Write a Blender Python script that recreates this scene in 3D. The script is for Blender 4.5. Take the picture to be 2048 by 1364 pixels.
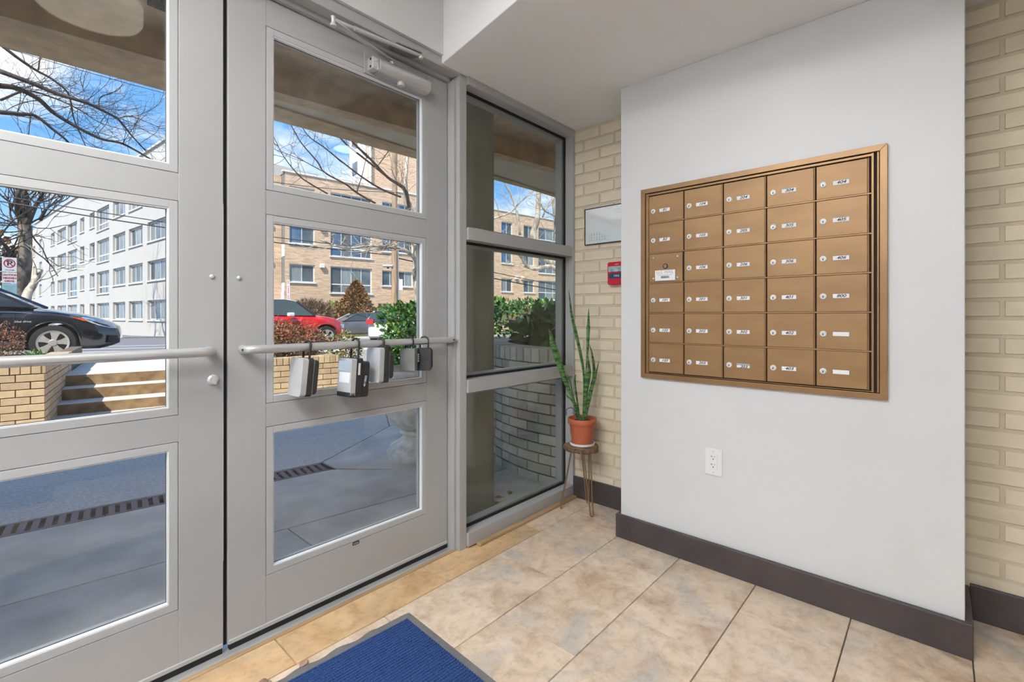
import bpy, bmesh, math, random
from mathutils import Vector, Matrix, noise as mnoise
random.seed(7)
PI = math.pi
for o in list(bpy.data.objects): bpy.data.objects.remove(o)
SC = bpy.context.scene
COL = SC.collection

# ------------------------------------------------------------------ camera, sky, sun, exposure
cam = bpy.data.objects.new('camera', bpy.data.cameras.new('camera'))
COL.objects.link(cam)
cam.data.sensor_width = 36.0
cam.data.lens = 36.0 * 946.0 / 2048.0
cam.data.shift_y = -51.0 / 2048.0
cam.data.clip_start = 0.02; cam.data.clip_end = 500
cam.location = (0, 0, 1.09)
cam.rotation_euler = (PI / 2, 0, math.radians(41.97) - PI / 2)
SC.camera = cam
SC.view_settings.view_transform = 'Standard'
SC.view_settings.look = 'None'
SC.view_settings.exposure = 0.85
SC.view_settings.gamma = 1.0
SC.view_settings.use_curve_mapping = False

def nd(nt, typ, **kw):
    n = nt.nodes.new(typ)
    for k, v in kw.items(): setattr(n, k, v)
    return n
world = bpy.data.worlds.new('sky'); SC.world = world; world.use_nodes = True
nt = world.node_tree; nt.nodes.clear(); L = nt.links.new
tc = nd(nt, 'ShaderNodeTexCoord'); sep = nd(nt, 'ShaderNodeSeparateXYZ'); L(tc.outputs['Generated'], sep.inputs[0])
zc = nd(nt, 'ShaderNodeMath', operation='MAXIMUM'); L(sep.outputs['Z'], zc.inputs[0]); zc.inputs[1].default_value = 0
ramp = nd(nt, 'ShaderNodeValToRGB'); L(zc.outputs[0], ramp.inputs[0])
ramp.color_ramp.elements[0].color = (0.36, 0.55, 0.78, 1)
ramp.color_ramp.elements[1].color = (0.075, 0.22, 0.52, 1); ramp.color_ramp.elements[1].position = 0.75
e = ramp.color_ramp.elements.new(0.28); e.color = (0.13, 0.33, 0.66, 1)
za = nd(nt, 'ShaderNodeMath', operation='ADD'); L(zc.outputs[0], za.inputs[0]); za.inputs[1].default_value = 0.22
dv = nd(nt, 'ShaderNodeVectorMath', operation='DIVIDE'); L(tc.outputs['Generated'], dv.inputs[0])
cmb = nd(nt, 'ShaderNodeCombineXYZ'); [L(za.outputs[0], cmb.inputs[i]) for i in range(3)]
L(cmb.outputs[0], dv.inputs[1])
cn = nd(nt, 'ShaderNodeTexNoise'); cn.inputs['Scale'].default_value = 2.1; cn.inputs['Detail'].default_value = 7; cn.inputs['Roughness'].default_value = 0.58
L(dv.outputs[0], cn.inputs['Vector'])
cr = nd(nt, 'ShaderNodeValToRGB'); cr.color_ramp.elements[0].position = 0.48; cr.color_ramp.elements[1].position = 0.67
L(cn.outputs['Fac'], cr.inputs[0])
mx = nd(nt, 'ShaderNodeMixRGB'); L(cr.outputs[0], mx.inputs[0]); L(ramp.outputs[0], mx.inputs[1]); mx.inputs[2].default_value = (0.80, 0.81, 0.83, 1)
bg = nd(nt, 'ShaderNodeBackground'); L(mx.outputs[0], bg.inputs[0]); bg.inputs[1].default_value = 1.0
wo = nd(nt, 'ShaderNodeOutputWorld'); L(bg.outputs[0], wo.inputs[0])

sun = bpy.data.objects.new('sun', bpy.data.lights.new('sun', 'SUN')); COL.objects.link(sun)
sun.data.energy = 4.2; sun.data.angle = 0.009; sun.data.color = (1.0, 0.93, 0.82)
sun.rotation_euler = Vector((-0.60, -0.27, 0.755)).to_track_quat('Z', 'Y').to_euler()
sun.location = (-6, -5, 14)

# ------------------------------------------------------------------ materials
MATS = {}
def mat(name, c1, c2=None, scale=6.0, rough=0.5, metal=0.0, bump=0.0, bscale=None, detail=4.0, rnd=False,
        spec=0.5, coat=0.0, stretch=None, island=0.0, lo=0.35, hi=0.65, rvar=0.0):
    if name in MATS: return MATS[name]
    m = bpy.data.materials.new(name); m.use_nodes = True; MATS[name] = m
    t = m.node_tree; t.nodes.clear(); L = t.links.new
    out = nd(t, 'ShaderNodeOutputMaterial'); b = nd(t, 'ShaderNodeBsdfPrincipled'); L(b.outputs[0], out.inputs[0])
    b.inputs['Base Color'].default_value = (*c1, 1); b.inputs['Roughness'].default_value = rough
    b.inputs['Metallic'].default_value = metal; b.inputs['Specular IOR Level'].default_value = spec
    b.inputs['Coat Weight'].default_value = coat
    vec = None
    if c2 is not None or bump:
        tc = nd(t, 'ShaderNodeTexCoord'); vec = tc.outputs['Object']
        if rnd:
            oi = nd(t, 'ShaderNodeObjectInfo'); mu = nd(t, 'ShaderNodeVectorMath', operation='SCALE')
            cb = nd(t, 'ShaderNodeCombineXYZ'); [L(oi.outputs['Random'], cb.inputs[i]) for i in range(3)]
            L(cb.outputs[0], mu.inputs[0]); mu.inputs['Scale'].default_value = 37.0
            ad = nd(t, 'ShaderNodeVectorMath', operation='ADD'); L(vec, ad.inputs[0]); L(mu.outputs[0], ad.inputs[1]); vec = ad.outputs[0]
        if stretch:
            mp = nd(t, 'ShaderNodeMapping'); mp.inputs['Scale'].default_value = stretch; L(vec, mp.inputs['Vector']); vec = mp.outputs[0]
    col = None
    if c2 is not None:
        n = nd(t, 'ShaderNodeTexNoise'); n.inputs['Scale'].default_value = scale; n.inputs['Detail'].default_value = detail
        L(vec, n.inputs['Vector'])
        r = nd(t, 'ShaderNodeValToRGB'); r.color_ramp.elements[0].position = lo; r.color_ramp.elements[1].position = hi
        r.color_ramp.elements[0].color = (*c1, 1); r.color_ramp.elements[1].color = (*c2, 1)
        L(n.outputs['Fac'], r.inputs[0]); col = r.outputs[0]; L(col, b.inputs['Base Color'])
    if island or rvar:
        if island:
            g = nd(t, 'ShaderNodeNewGeometry'); src = g.outputs['Random Per Island']; amt = island
        else:
            g = nd(t, 'ShaderNodeObjectInfo'); src = g.outputs['Random']; amt = rvar
        mr = nd(t, 'ShaderNodeMapRange'); L(src, mr.inputs[0]); mr.inputs[3].default_value = 1 - amt; mr.inputs[4].default_value = 1 + amt
        hs = nd(t, 'ShaderNodeHueSaturation'); L(mr.outputs[0], hs.inputs['Value'])
        if col is not None: L(col, hs.inputs['Color'])
        else: hs.inputs['Color'].default_value = (*c1, 1)
        L(hs.outputs[0], b.inputs['Base Color'])
    if bump:
        n2 = nd(t, 'ShaderNodeTexNoise'); n2.inputs['Scale'].default_value = bscale or scale * 4; n2.inputs['Detail'].default_value = 3
        L(vec, n2.inputs['Vector']); bp = nd(t, 'ShaderNodeBump'); bp.inputs['Strength'].default_value = bump; bp.inputs['Distance'].default_value = 0.01
        L(n2.outputs['Fac'], bp.inputs['Height']); L(bp.outputs[0], b.inputs['Normal'])
    return m

def glass_mat(name, tint, ior=1.45):
    m = bpy.data.materials.new(name); m.use_nodes = True; MATS[name] = m
    t = m.node_tree; t.nodes.clear(); L = t.links.new
    out = nd(t, 'ShaderNodeOutputMaterial'); mix = nd(t, 'ShaderNodeMixShader')
    tr = nd(t, 'ShaderNodeBsdfTransparent'); tr.inputs[0].default_value = (*tint, 1)
    gl = nd(t, 'ShaderNodeBsdfGlossy'); gl.inputs['Roughness'].default_value = 0.0
    fr = nd(t, 'ShaderNodeFresnel'); ge = nd(t, 'ShaderNodeNewGeometry'); mr = nd(t, 'ShaderNodeMapRange')
    mr.inputs[3].default_value = ior; mr.inputs[4].default_value = 1 / ior; L(ge.outputs['Backfacing'], mr.inputs[0]); L(mr.outputs[0], fr.inputs['IOR'])   # same reflectance on both faces of the thin pane
    L(fr.outputs[0], mix.inputs[0]); L(tr.outputs[0], mix.inputs[1]); L(gl.outputs[0], mix.inputs[2]); L(mix.outputs[0], out.inputs[0])
    return m
def emit_mat(name, c, s):
    m = bpy.data.materials.new(name); m.use_nodes = True; MATS[name] = m
    t = m.node_tree; t.nodes.clear()
    out = nd(t, 'ShaderNodeOutputMaterial'); em = nd(t, 'ShaderNodeEmission'); em.inputs[0].default_value = (*c, 1); em.inputs[1].default_value = s
    t.links.new(em.outputs[0], out.inputs[0]); return m

def tile_mat(name='stone_tile', tint=(1, 1, 1)):
    m = bpy.data.materials.new(name); m.use_nodes = True; t = m.node_tree; t.nodes.clear(); L = t.links.new
    out = nd(t, 'ShaderNodeOutputMaterial'); b = nd(t, 'ShaderNodeBsdfPrincipled'); L(b.outputs[0], out.inputs[0])
    tc = nd(t, 'ShaderNodeTexCoord'); oi = nd(t, 'ShaderNodeObjectInfo')
    cb = nd(t, 'ShaderNodeCombineXYZ'); [L(oi.outputs['Random'], cb.inputs[i]) for i in range(3)]
    sc = nd(t, 'ShaderNodeVectorMath', operation='SCALE'); L(cb.outputs[0], sc.inputs[0]); sc.inputs['Scale'].default_value = 53
    ad = nd(t, 'ShaderNodeVectorMath', operation='ADD'); L(tc.outputs['Object'], ad.inputs[0]); L(sc.outputs[0], ad.inputs[1])
    n1 = nd(t, 'ShaderNodeTexNoise'); n1.inputs['Scale'].default_value = 7; n1.inputs['Detail'].default_value = 9; n1.inputs['Roughness'].default_value = 0.62; n1.inputs['Distortion'].default_value = 0.6
    n2 = nd(t, 'ShaderNodeTexNoise'); n2.inputs['Scale'].default_value = 3.4; n2.inputs['Detail'].default_value = 6; n2.inputs['Distortion'].default_value = 0.8
    n3 = nd(t, 'ShaderNodeTexNoise'); n3.inputs['Scale'].default_value = 28; n3.inputs['Detail'].default_value = 6; n3.inputs['Roughness'].default_value = 0.7
    for n in (n1, n2, n3): L(ad.outputs[0], n.inputs['Vector'])
    r1 = nd(t, 'ShaderNodeValToRGB'); L(n1.outputs['Fac'], r1.inputs[0]); cr = r1.color_ramp
    cr.elements[0].position = 0.30; cr.elements[0].color = (0.52, 0.37, 0.25, 1)
    cr.elements[1].position = 0.68; cr.elements[1].color = (0.86, 0.71, 0.55, 1)
    e = cr.elements.new(0.43); e.color = (0.70, 0.54, 0.39, 1)
    e = cr.elements.new(0.55); e.color = (0.80, 0.65, 0.49, 1)
    r2 = nd(t, 'ShaderNodeValToRGB'); L(n2.outputs['Fac'], r2.inputs[0]); r2.color_ramp.elements[0].position = 0.50; r2.color_ramp.elements[1].position = 0.70
    mx = nd(t, 'ShaderNodeMixRGB'); L(r2.outputs[0], mx.inputs[0]); L(r1.outputs[0], mx.inputs[1]); mx.inputs[2].default_value = (0.58, 0.52, 0.46, 1)
    r3 = nd(t, 'ShaderNodeValToRGB'); L(n3.outputs['Fac'], r3.inputs[0]); r3.color_ramp.elements[0].color = (0.74, 0.70, 0.66, 1); r3.color_ramp.elements[0].position = 0.33; r3.color_ramp.elements[1].position = 0.52
    m2 = nd(t, 'ShaderNodeMixRGB', blend_type='MULTIPLY'); m2.inputs[0].default_value = 0.75; L(mx.outputs[0], m2.inputs[1]); L(r3.outputs[0], m2.inputs[2])
    tn = nd(t, 'ShaderNodeMixRGB', blend_type='MULTIPLY'); tn.inputs[0].default_value = 1; L(m2.outputs[0], tn.inputs[1]); tn.inputs[2].default_value = (*tint, 1)
    L(tn.outputs[0], b.inputs['Base Color']); b.inputs['Roughness'].default_value = 0.30
    bp = nd(t, 'ShaderNodeBump'); bp.inputs['Strength'].default_value = 0.12; bp.inputs['Distance'].default_value = 0.004; L(n1.outputs['Fac'], bp.inputs['Height']); L(bp.outputs[0], b.inputs['Normal'])
    return m

def facade_mat(name, c1, c2, mortar, sx=1.0):
    m = bpy.data.materials.new(name); m.use_nodes = True; t = m.node_tree; t.nodes.clear(); L = t.links.new
    out = nd(t, 'ShaderNodeOutputMaterial'); b = nd(t, 'ShaderNodeBsdfPrincipled'); L(b.outputs[0], out.inputs[0]); b.inputs['Roughness'].default_value = 0.85
    tc = nd(t, 'ShaderNodeTexCoord'); sp = nd(t, 'ShaderNodeSeparateXYZ'); L(tc.outputs['Object'], sp.inputs[0])
    ad = nd(t, 'ShaderNodeMath', operation='ADD'); L(sp.outputs['X'], ad.inputs[0]); L(sp.outputs['Y'], ad.inputs[1])
    cb = nd(t, 'ShaderNodeCombineXYZ'); L(ad.outputs[0], cb.inputs[0]); L(sp.outputs['Z'], cb.inputs[1])
    br = nd(t, 'ShaderNodeTexBrick'); L(cb.outputs[0], br.inputs['Vector']); br.inputs['Scale'].default_value = 1.0
    br.inputs['Brick Width'].default_value = 0.21; br.inputs['Row Height'].default_value = 0.068; br.inputs['Mortar Size'].default_value = 0.006
    br.inputs['Color1'].default_value = (*c1, 1); br.inputs['Color2'].default_value = (*c2, 1); br.inputs['Mortar'].default_value = (*mortar, 1)
    n = nd(t, 'ShaderNodeTexNoise'); n.inputs['Scale'].default_value = 1.3; n.inputs['Detail'].default_value = 8; mp = nd(t, 'ShaderNodeMapping'); mp.inputs['Scale'].default_value = (1.0, 6.0, 1.0); L(cb.outputs[0], mp.inputs[0]); L(mp.outputs[0], n.inputs['Vector'])
    r = nd(t, 'ShaderNodeValToRGB'); L(n.outputs['Fac'], r.inputs[0]); r.color_ramp.elements[0].color = (0.70, 0.67, 0.66, 1); r.color_ramp.elements[0].position = .33; r.color_ramp.elements[1].position = .7
    mm = nd(t, 'ShaderNodeMixRGB', blend_type='MULTIPLY'); mm.inputs[0].default_value = 1; L(br.outputs['Color'], mm.inputs[1]); L(r.outputs[0], mm.inputs[2])
    L(mm.outputs[0], b.inputs['Base Color']); MATS[name] = m
    return m

def snake_mat():
    m = bpy.data.materials.new('snake_leaf'); m.use_nodes = True; t = m.node_tree; t.nodes.clear(); L = t.links.new
    out = nd(t, 'ShaderNodeOutputMaterial'); b = nd(t, 'ShaderNodeBsdfPrincipled'); L(b.outputs[0], out.inputs[0]); b.inputs['Roughness'].default_value = 0.38
    tc = nd(t, 'ShaderNodeTexCoord'); mp = nd(t, 'ShaderNodeMapping'); mp.inputs['Scale'].default_value = (25, 25, 95); L(tc.outputs['Object'], mp.inputs[0])
    n = nd(t, 'ShaderNodeTexNoise'); n.inputs['Scale'].default_value = 1; n.inputs['Detail'].default_value = 3; L(mp.outputs[0], n.inputs['Vector'])
    r = nd(t, 'ShaderNodeValToRGB'); L(n.outputs['Fac'], r.inputs[0]); cr = r.color_ramp
    cr.elements[0].position = .38; cr.elements[0].color = (.014, .055, .026, 1); cr.elements[1].position = .62; cr.elements[1].color = (.13, .27, .06, 1)
    L(r.outputs[0], b.inputs['Base Color']); return m

M = {}
M['wall'] = mat('white_wall_paint', (.72, .72, .72), (.695, .695, .695), 2.2, .38, bump=.04, bscale=60)
M['ceil'] = mat('ceiling_paint', (.90, .90, .90), (.88, .88, .88), 3, .6, bump=.05, bscale=40)
M['alu'] = mat('grey_painted_aluminium', (.45, .45, .45), (.415, .415, .415), 1.6, .38, detail=6, bump=.015, bscale=90)
M['alu2'] = mat('satin_aluminium', (.60, .60, .595), (.52, .52, .515), 4, .30, metal=.45)
M['bead'] = mat('glazing_bead_paint', (.48, .48, .478), rough=.32)
M['lit_lip'] = mat('lit_reveal_white', (.82, .82, .82), rough=.3)  # whiter than the bead: outside light on the reveals put into the colour
M['rubber'] = mat('black_rubber', (.012, .012, .013), rough=.7)
M['black'] = mat('black_plastic', (.02, .02, .022), (.03, .03, .033), 60, .5, bump=.1)
M['dgrey'] = mat('dark_grey_plastic', (.030, .030, .032), (.042, .042, .045), 30, .5)
M['lbgrey'] = mat('grey_zinc', (.23, .24, .23), (.18, .19, .18), 20, .45)
M['silver'] = mat('silver_metal', (.66, .66, .66), (.56, .56, .56), 12, .4, metal=.25)
M['chrome'] = mat('chrome', (.75, .75, .75), rough=.18, metal=1)
M['white'] = mat('white_plastic', (.82, .82, .82), rough=.35)
M['paper'] = mat('white_paper', (.86, .86, .87), rough=.6)
M['ink'] = mat('dark_ink', (.02, .025, .04), rough=.6)
M['base'] = mat('brown_baseboard_paint', (.082, .066, .066), (.062, .05, .05), 9, .42, bump=.05, bscale=30)
M['cbrick'] = mat('cream_painted_brick', (.80, .70, .53), (.74, .645, .485), 8, .55, bump=.18, bscale=45, rnd=True, rvar=.05)
M['cmortar'] = mat('cream_painted_mortar', (.62, .53, .40), (.68, .585, .44), 20, .75, bump=.3, bscale=60)
M['bronze'] = mat('bronze_mailbox_paint', (.36, .21, .092), (.30, .17, .076), 5, .42, metal=.35, rnd=True, stretch=(1, 3, 1))
M['bronze2'] = mat('bronze_trim', (.34, .195, .085), (.28, .16, .075), 7, .36, metal=.45)
M['bgap'] = mat('dark_gap', (.025, .014, .008), rough=.8)
M['tile'] = tile_mat(); M['tile2'] = tile_mat('golden_stone_tile', (.93, .79, .58))
M['grout'] = mat('dark_grout', (.07, .055, .045), rough=.9)
M['carpet'] = mat('blue_carpet', (.018, .055, .19), (.045, .12, .34), 220, .95, bump=.6, bscale=400, detail=2, lo=.4, hi=.7)
M['vinyl'] = mat('grey_vinyl', (.20, .19, .19), (.16, .155, .155), 20, .5)
M['wood'] = mat('live_edge_wood', (.36, .19, .10), (.16, .08, .04), 24, .45, stretch=(1, 1, 6), lo=.3, hi=.7)
M['bark'] = mat('stool_bark', (.24, .15, .09), (.09, .055, .035), 60, .8, bump=.5)
M['copper'] = mat('bronze_rod', (.40, .27, .16), rough=.3, metal=.8)
M['terra'] = mat('terracotta_plastic', (.52, .135, .06), (.46, .115, .05), 8, .42)
M['soil'] = mat('dark_soil', (.045, .028, .018), (.02, .013, .009), 60, .95, bump=.8, bscale=80)
M['snake'] = snake_mat()
M['red'] = mat('red_plastic', (.62, .012, .02), rough=.3)
M['lens'] = mat('strobe_lens', (.55, .66, .68), (.2, .35, .4), 40, .08)
M['navy'] = mat('navy_label', (.02, .05, .14), rough=.4)
M['stripwood'] = mat('shoe_wood', (.52, .36, .20), (.38, .25, .14), 10, .45, stretch=(.3, 3, 3))
M['dryleaf'] = mat('dry_leaf', (.36, .22, .16), (.42, .30, .24), 30, .8, rvar=.35)
M['conc'] = mat('concrete', (.64, .60, .55), (.47, .445, .41), 4.5, .85, bump=.35, bscale=110, detail=9, rnd=True)
M['agg'] = mat('aggregate_concrete', (.64, .60, .56), (.46, .435, .405), 55, .9, bump=.4, bscale=160, detail=5, rnd=True)
M['lightconc'] = mat('sidewalk_concrete', (.60, .58, .54), (.52, .50, .47), 5, .9, bump=.3, bscale=80, detail=7)
M['riser'] = mat('stained_step_concrete', (.34, .23, .12), (.18, .11, .058), 9, .9, bump=.3, bscale=60, detail=8)
M['soffit'] = mat('soffit_concrete', (.76, .57, .36), (.56, .42, .265), 9, .95, bump=.3, bscale=120, detail=9)
M['soffitc'] = mat('soffit_cream', (.78, .69, .53), (.70, .61, .47), 5, .9)
M['column'] = mat('painted_column', (.36, .335, .26), (.30, .28, .215), 4, .6)
M['grate'] = mat('cast_iron', (.15, .115, .125), (.10, .075, .08), 30, .6, bump=.2)
M['pit'] = mat('drain_pit', (.01, .009, .009), rough=1)
M['ybrick'] = mat('yellow_brick', (.56, .425, .27), (.48, .355, .22), 14, .85, bump=.35, bscale=90, rnd=True, rvar=.14)
M['ymortar'] = mat('dark_mortar', (.13, .10, .075), rough=.95)
M['gbrick'] = mat('buff_brick', (.60, .54, .43), (.50, .46, .375), 9, .85, bump=.35, bscale=90, rnd=True, rvar=.2)
M['gmortar'] = mat('brown_mortar', (.16, .125, .09), rough=.95)
M['stone'] = mat('urn_cast_stone', (.78, .73, .65), (.58, .53, .45), 16, .85, bump=.35, bscale=70, detail=8)
M['asphalt'] = mat('asphalt', (.20, .20, .215), (.145, .145, .16), 2.5, .9, bump=.3, bscale=60, detail=8)
M['lane'] = mat('lane_paint', (.75, .75, .73), rough=.8)
M['lawn'] = mat('lawn', (.16, .18, .06), (.25, .20, .10), 3, .95, detail=8)
M['whitebldg'] = mat('white_stucco', (.52, .51, .49), (.49, .48, .46), .6, .9, detail=6)
M['pinkend'] = mat('tan_end_wall', (.60, .50, .41), (.66, .58, .50), .8, .9, detail=6)
facade_mat('tan_brick_facade', (.80, .585, .41), (.64, .445, .30), (.80, .63, .48)); M['facade'] = MATS['tan_brick_facade']
M['trimw'] = mat('white_trim', (.74, .73, .70), rough=.6)
M['bglass'] = mat('building_window_glass', (.055, .075, .095), (.14, .17, .19), .8, .08, rvar=.45, rnd=True)
M['curtain'] = mat('curtained_window_glass', (.24, .27, .28), (.15, .175, .19), 5, .12, stretch=(4, 1, .2), rvar=.3, rnd=True)
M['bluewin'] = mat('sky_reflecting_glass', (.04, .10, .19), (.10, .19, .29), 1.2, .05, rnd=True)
M['carblack'] = mat('black_car_paint', (.006, .008, .014), rough=.12, coat=1.0, spec=.6)
M['carred'] = mat('red_car_paint', (.55, .012, .02), rough=.2, coat=1.0)
M['cargrey'] = mat('grey_car_paint', (.12, .125, .15), rough=.25, coat=.8, metal=.3)
M['carwhite'] = mat('white_car_paint', (.78, .78, .78), rough=.2, coat=.8)
M['carglass'] = mat('car_glass', (.035, .06, .075), rough=.04)
M['tyre'] = mat('tyre_rubber', (.02, .02, .021), rough=.75)
M['rim'] = mat('alloy_rim', (.48, .46, .42), (.42, .40, .37), 10, .35, metal=.35)
M['lamp'] = mat('headlight_lens', (.32, .40, .50), (.6, .68, .75), 14, .05)
M['amber'] = mat('amber_lens', (.7, .10, .015), rough=.15)
M['taillight'] = mat('tail_light', (.45, .02, .02), rough=.15)
M['barkdark'] = mat('dark_tree_bark', (.09, .07, .058), (.035, .028, .025), 14, .9, bump=.5, stretch=(1, 1, .3))
M['barkmot'] = mat('mottled_tree_bark', (.24, .20, .16), (.085, .068, .055), 3.5, .9, bump=.4, stretch=(1, 1, .5), lo=.42, hi=.6)
M['barkpale'] = mat('pale_sycamore_bark', (.55, .49, .39), (.25, .205, .155), 5, .85, bump=.3, stretch=(1, 1, .5), lo=.42, hi=.6)
M['barkbrown'] = mat('brown_twig_bark', (.16, .10, .065), (.09, .06, .045), 10, .9)
M['polewood'] = mat('utility_pole_wood', (.42, .30, .19), (.28, .19, .12), 8, .85, stretch=(2, 2, .2))
M['leafdark'] = mat('glossy_dark_leaf', (.026, .10, .022), (.068, .20, .036), 5, .30, island=.45)
M['leafyel'] = mat('yellow_green_leaf', (.20, .27, .03), (.12, .20, .03), 8, .4, island=.4)
M['leafred'] = mat('russet_leaf', (.30, .11, .06), (.17, .11, .05), 4, .6, island=.5)
M['leafbrown'] = mat('brown_conifer_leaf', (.30, .13, .05), (.15, .10, .035), 5, .7, island=.5)
M['twig'] = mat('bare_twig', (.28, .19, .13), (.17, .11, .08), 10, .9, island=.3)
M['iris'] = mat('bright_green_blade', (.17, .36, .05), (.10, .25, .035), 10, .4, island=.35)
M['signred'] = mat('sign_red', (.35, .03, .05), rough=.6)
M['signw'] = mat('sign_white', (.62, .62, .66), rough=.5)
M['teal'] = mat('sign_teal', (.23, .42, .48), rough=.5)
M['green'] = mat('sign_green', (.02, .25, .13), rough=.5)
M['galv'] = mat('galvanised_steel', (.40, .41, .42), rough=.45, metal=.5)
M['pane'] = glass_mat('clear_glass', (.97, .98, .975))
M['pane2'] = glass_mat('sidelight_glass', (.93, .945, .925))
M['drum'] = emit_mat('lamp_drum_glow', (1.0, .90, .74), 2.2)
M['fill_panel'] = emit_mat('added_fill_glow', (.955, .98, 1.0), 13.0)  # glow of the added fill panels
M['led'] = emit_mat('led_glow', (1.0, .96, .9), 5.0)

# ------------------------------------------------------------------ mesh helpers
class MB:
    def __init__(s): s.v = []; s.f = []
    def add(s, vs, fs):
        o = len(s.v); s.v += [tuple(p) for p in vs]; s.f += [tuple(i + o for i in f) for f in fs]; return s
    def box(s, a, b):
        x0, y0, z0 = (min(a[i], b[i]) for i in range(3)); x1, y1, z1 = (max(a[i], b[i]) for i in range(3))
        return s.add([(x0, y0, z0), (x1, y0, z0), (x1, y1, z0), (x0, y1, z0), (x0, y0, z1), (x1, y0, z1), (x1, y1, z1), (x0, y1, z1)],
                     [(0, 3, 2, 1), (4, 5, 6, 7), (0, 1, 5, 4), (1, 2, 6, 5), (2, 3, 7, 6), (3, 0, 4, 7)])
    def obox(s, c, ax, ay, az):   # oriented box: centre and three half axes
        c = Vector(c); ax, ay, az = Vector(ax), Vector(ay), Vector(az)
        vs = [c + i * ax + j * ay + k * az for k in (-1, 1) for j in (-1, 1) for i in (-1, 1)]
        return s.add(vs, [(0, 2, 3, 1), (4, 5, 7, 6), (0, 1, 5, 4), (1, 3, 7, 5), (3, 2, 6, 7), (2, 0, 4, 6)])
    def prism(s, poly, z0, z1):
        a = sum(poly[i][0] * poly[(i + 1) % len(poly)][1] - poly[(i + 1) % len(poly)][0] * poly[i][1] for i in range(len(poly)))
        if a < 0: poly = poly[::-1]
        n = len(poly)
        vs = [(x, y, z0) for x, y in poly] + [(x, y, z1) for x, y in poly]
        return s.add(vs, [tuple(range(n - 1, -1, -1)), tuple(range(n, 2 * n))] + [(i, (i + 1) % n, n + (i + 1) % n, n + i) for i in range(n)])
    def quad(s, a, b, c, d): return s.add([a, b, c, d], [(0, 1, 2, 3)])
    def tube(s, pts, rad, n=8, caps=True):
        pts = [Vector(p) for p in pts]; m = len(pts)
        if not hasattr(rad, '__len__'): rad = [rad] * m
        t0 = (pts[1] - pts[0]).normalized(); up = Vector((0, 0, 1)) if abs(t0.z) < .9 else Vector((1, 0, 0))
        nrm = t0.cross(up).normalized(); vs = []
        for i, p in enumerate(pts):
            t = (pts[min(i + 1, m - 1)] - pts[max(i - 1, 0)]).normalized()
            nrm = (nrm - t * nrm.dot(t)).normalized(); bn = t.cross(nrm)
            for k in range(n):
                a = 2 * PI * k / n; vs.append(p + (nrm * math.cos(a) + bn * math.sin(a)) * rad[i])
        fs = [(i * n + k, i * n + (k + 1) % n, (i + 1) * n + (k + 1) % n, (i + 1) * n + k) for i in range(m - 1) for k in range(n)]
        if caps: fs += [tuple(range(n - 1, -1, -1)), tuple(range((m - 1) * n, m * n))]
        return s.add(vs, fs)
    def lathe(s, prof, n=24, c=(0, 0, 0), mod=None):
        vs = []; fs = []
        for i, (r, z) in enumerate(prof):
            for k in range(n):
                a = 2 * PI * k / n; rr = r * (mod(a, z) if mod else 1)
                vs.append((c[0] + rr * math.cos(a), c[1] + rr * math.sin(a), c[2] + z))
        m = len(prof)
        fs = [(i * n + k, i * n + (k + 1) % n, (i + 1) * n + (k + 1) % n, (i + 1) * n + k) for i in range(m - 1) for k in range(n)]
        fs += [tuple(range(n - 1, -1, -1)), tuple(range((m - 1) * n, m * n))]
        return s.add(vs, fs)
    def build(s, name, m, parent=None, smooth=False, bevel=0, loc=None, mtx=None):
        me = bpy.data.meshes.new(name); me.from_pydata([tuple(p) for p in s.v], [], s.f); me.update()
        return mkobj(name, me, m, parent, smooth, bevel, loc, mtx)
def mkobj(name, me, m, parent=None, smooth=False, bevel=0, loc=None, mtx=None):
    if isinstance(m, str): m = M[m]
    if m and not me.materials: me.materials.append(m)
    o = bpy.data.objects.new(name, me); COL.objects.link(o)
    if parent: o.parent = parent
    if loc: o.location = loc
    if mtx is not None: o.matrix_local = mtx
    if smooth:
        for p in me.polygons: p.use_smooth = True
        if smooth != 'all':
            md = o.modifiers.new('es', 'EDGE_SPLIT'); md.split_angle = math.radians(smooth if smooth is not True else 40)
    if bevel:
        md = o.modifiers.new('bv', 'BEVEL'); md.width = bevel; md.segments = 2; md.limit_method = 'ANGLE'
    return o
def tag(o, label=None, cat=None, group=None, kind=None):
    if label: o['label'] = label
    if cat: o['category'] = cat
    if group: o['group'] = group
    if kind: o['kind'] = kind
    return o
def thing(name, label, cat, loc=(0, 0, 0), rz=0, group=None, mtx=None, kind=None):
    o = bpy.data.objects.new(name, None); COL.objects.link(o); o.empty_display_size = .1
    if mtx is not None: o.matrix_world = mtx
    else: o.location = loc; o.rotation_euler = (0, 0, rz)
    return tag(o, label, cat, group, kind)
def wallmtx(loc, right, up):
    r = Vector(right); u = Vector(up); n = r.cross(u)
    m = Matrix((r, u, n)).transposed().to_4x4(); m.translation = loc; return m
def text_mesh(txt, size, m, name='lettering', parent=None, mtx=None, shear=0.0, align='CENTER', sx=1.0, ext=.0002, bold=0.0):
    cu = bpy.data.curves.new('txt', 'FONT'); cu.body = txt; cu.size = size; cu.align_x = align; cu.align_y = 'CENTER'; cu.shear = shear; cu.extrude = ext; cu.offset = bold; cu.resolution_u = 3
    o = bpy.data.objects.new('txt', cu); COL.objects.link(o)
    me = bpy.data.meshes.new_from_object(o.evaluated_get(bpy.context.evaluated_depsgraph_get()))
    bpy.data.objects.remove(o); bpy.data.curves.remove(cu)
    for v in me.vertices: v.co.x *= sx
    me.materials.clear()
    return mkobj(name, me, m, parent, mtx=mtx)
def T(x, y, z): return Matrix.Translation((x, y, z))
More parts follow.
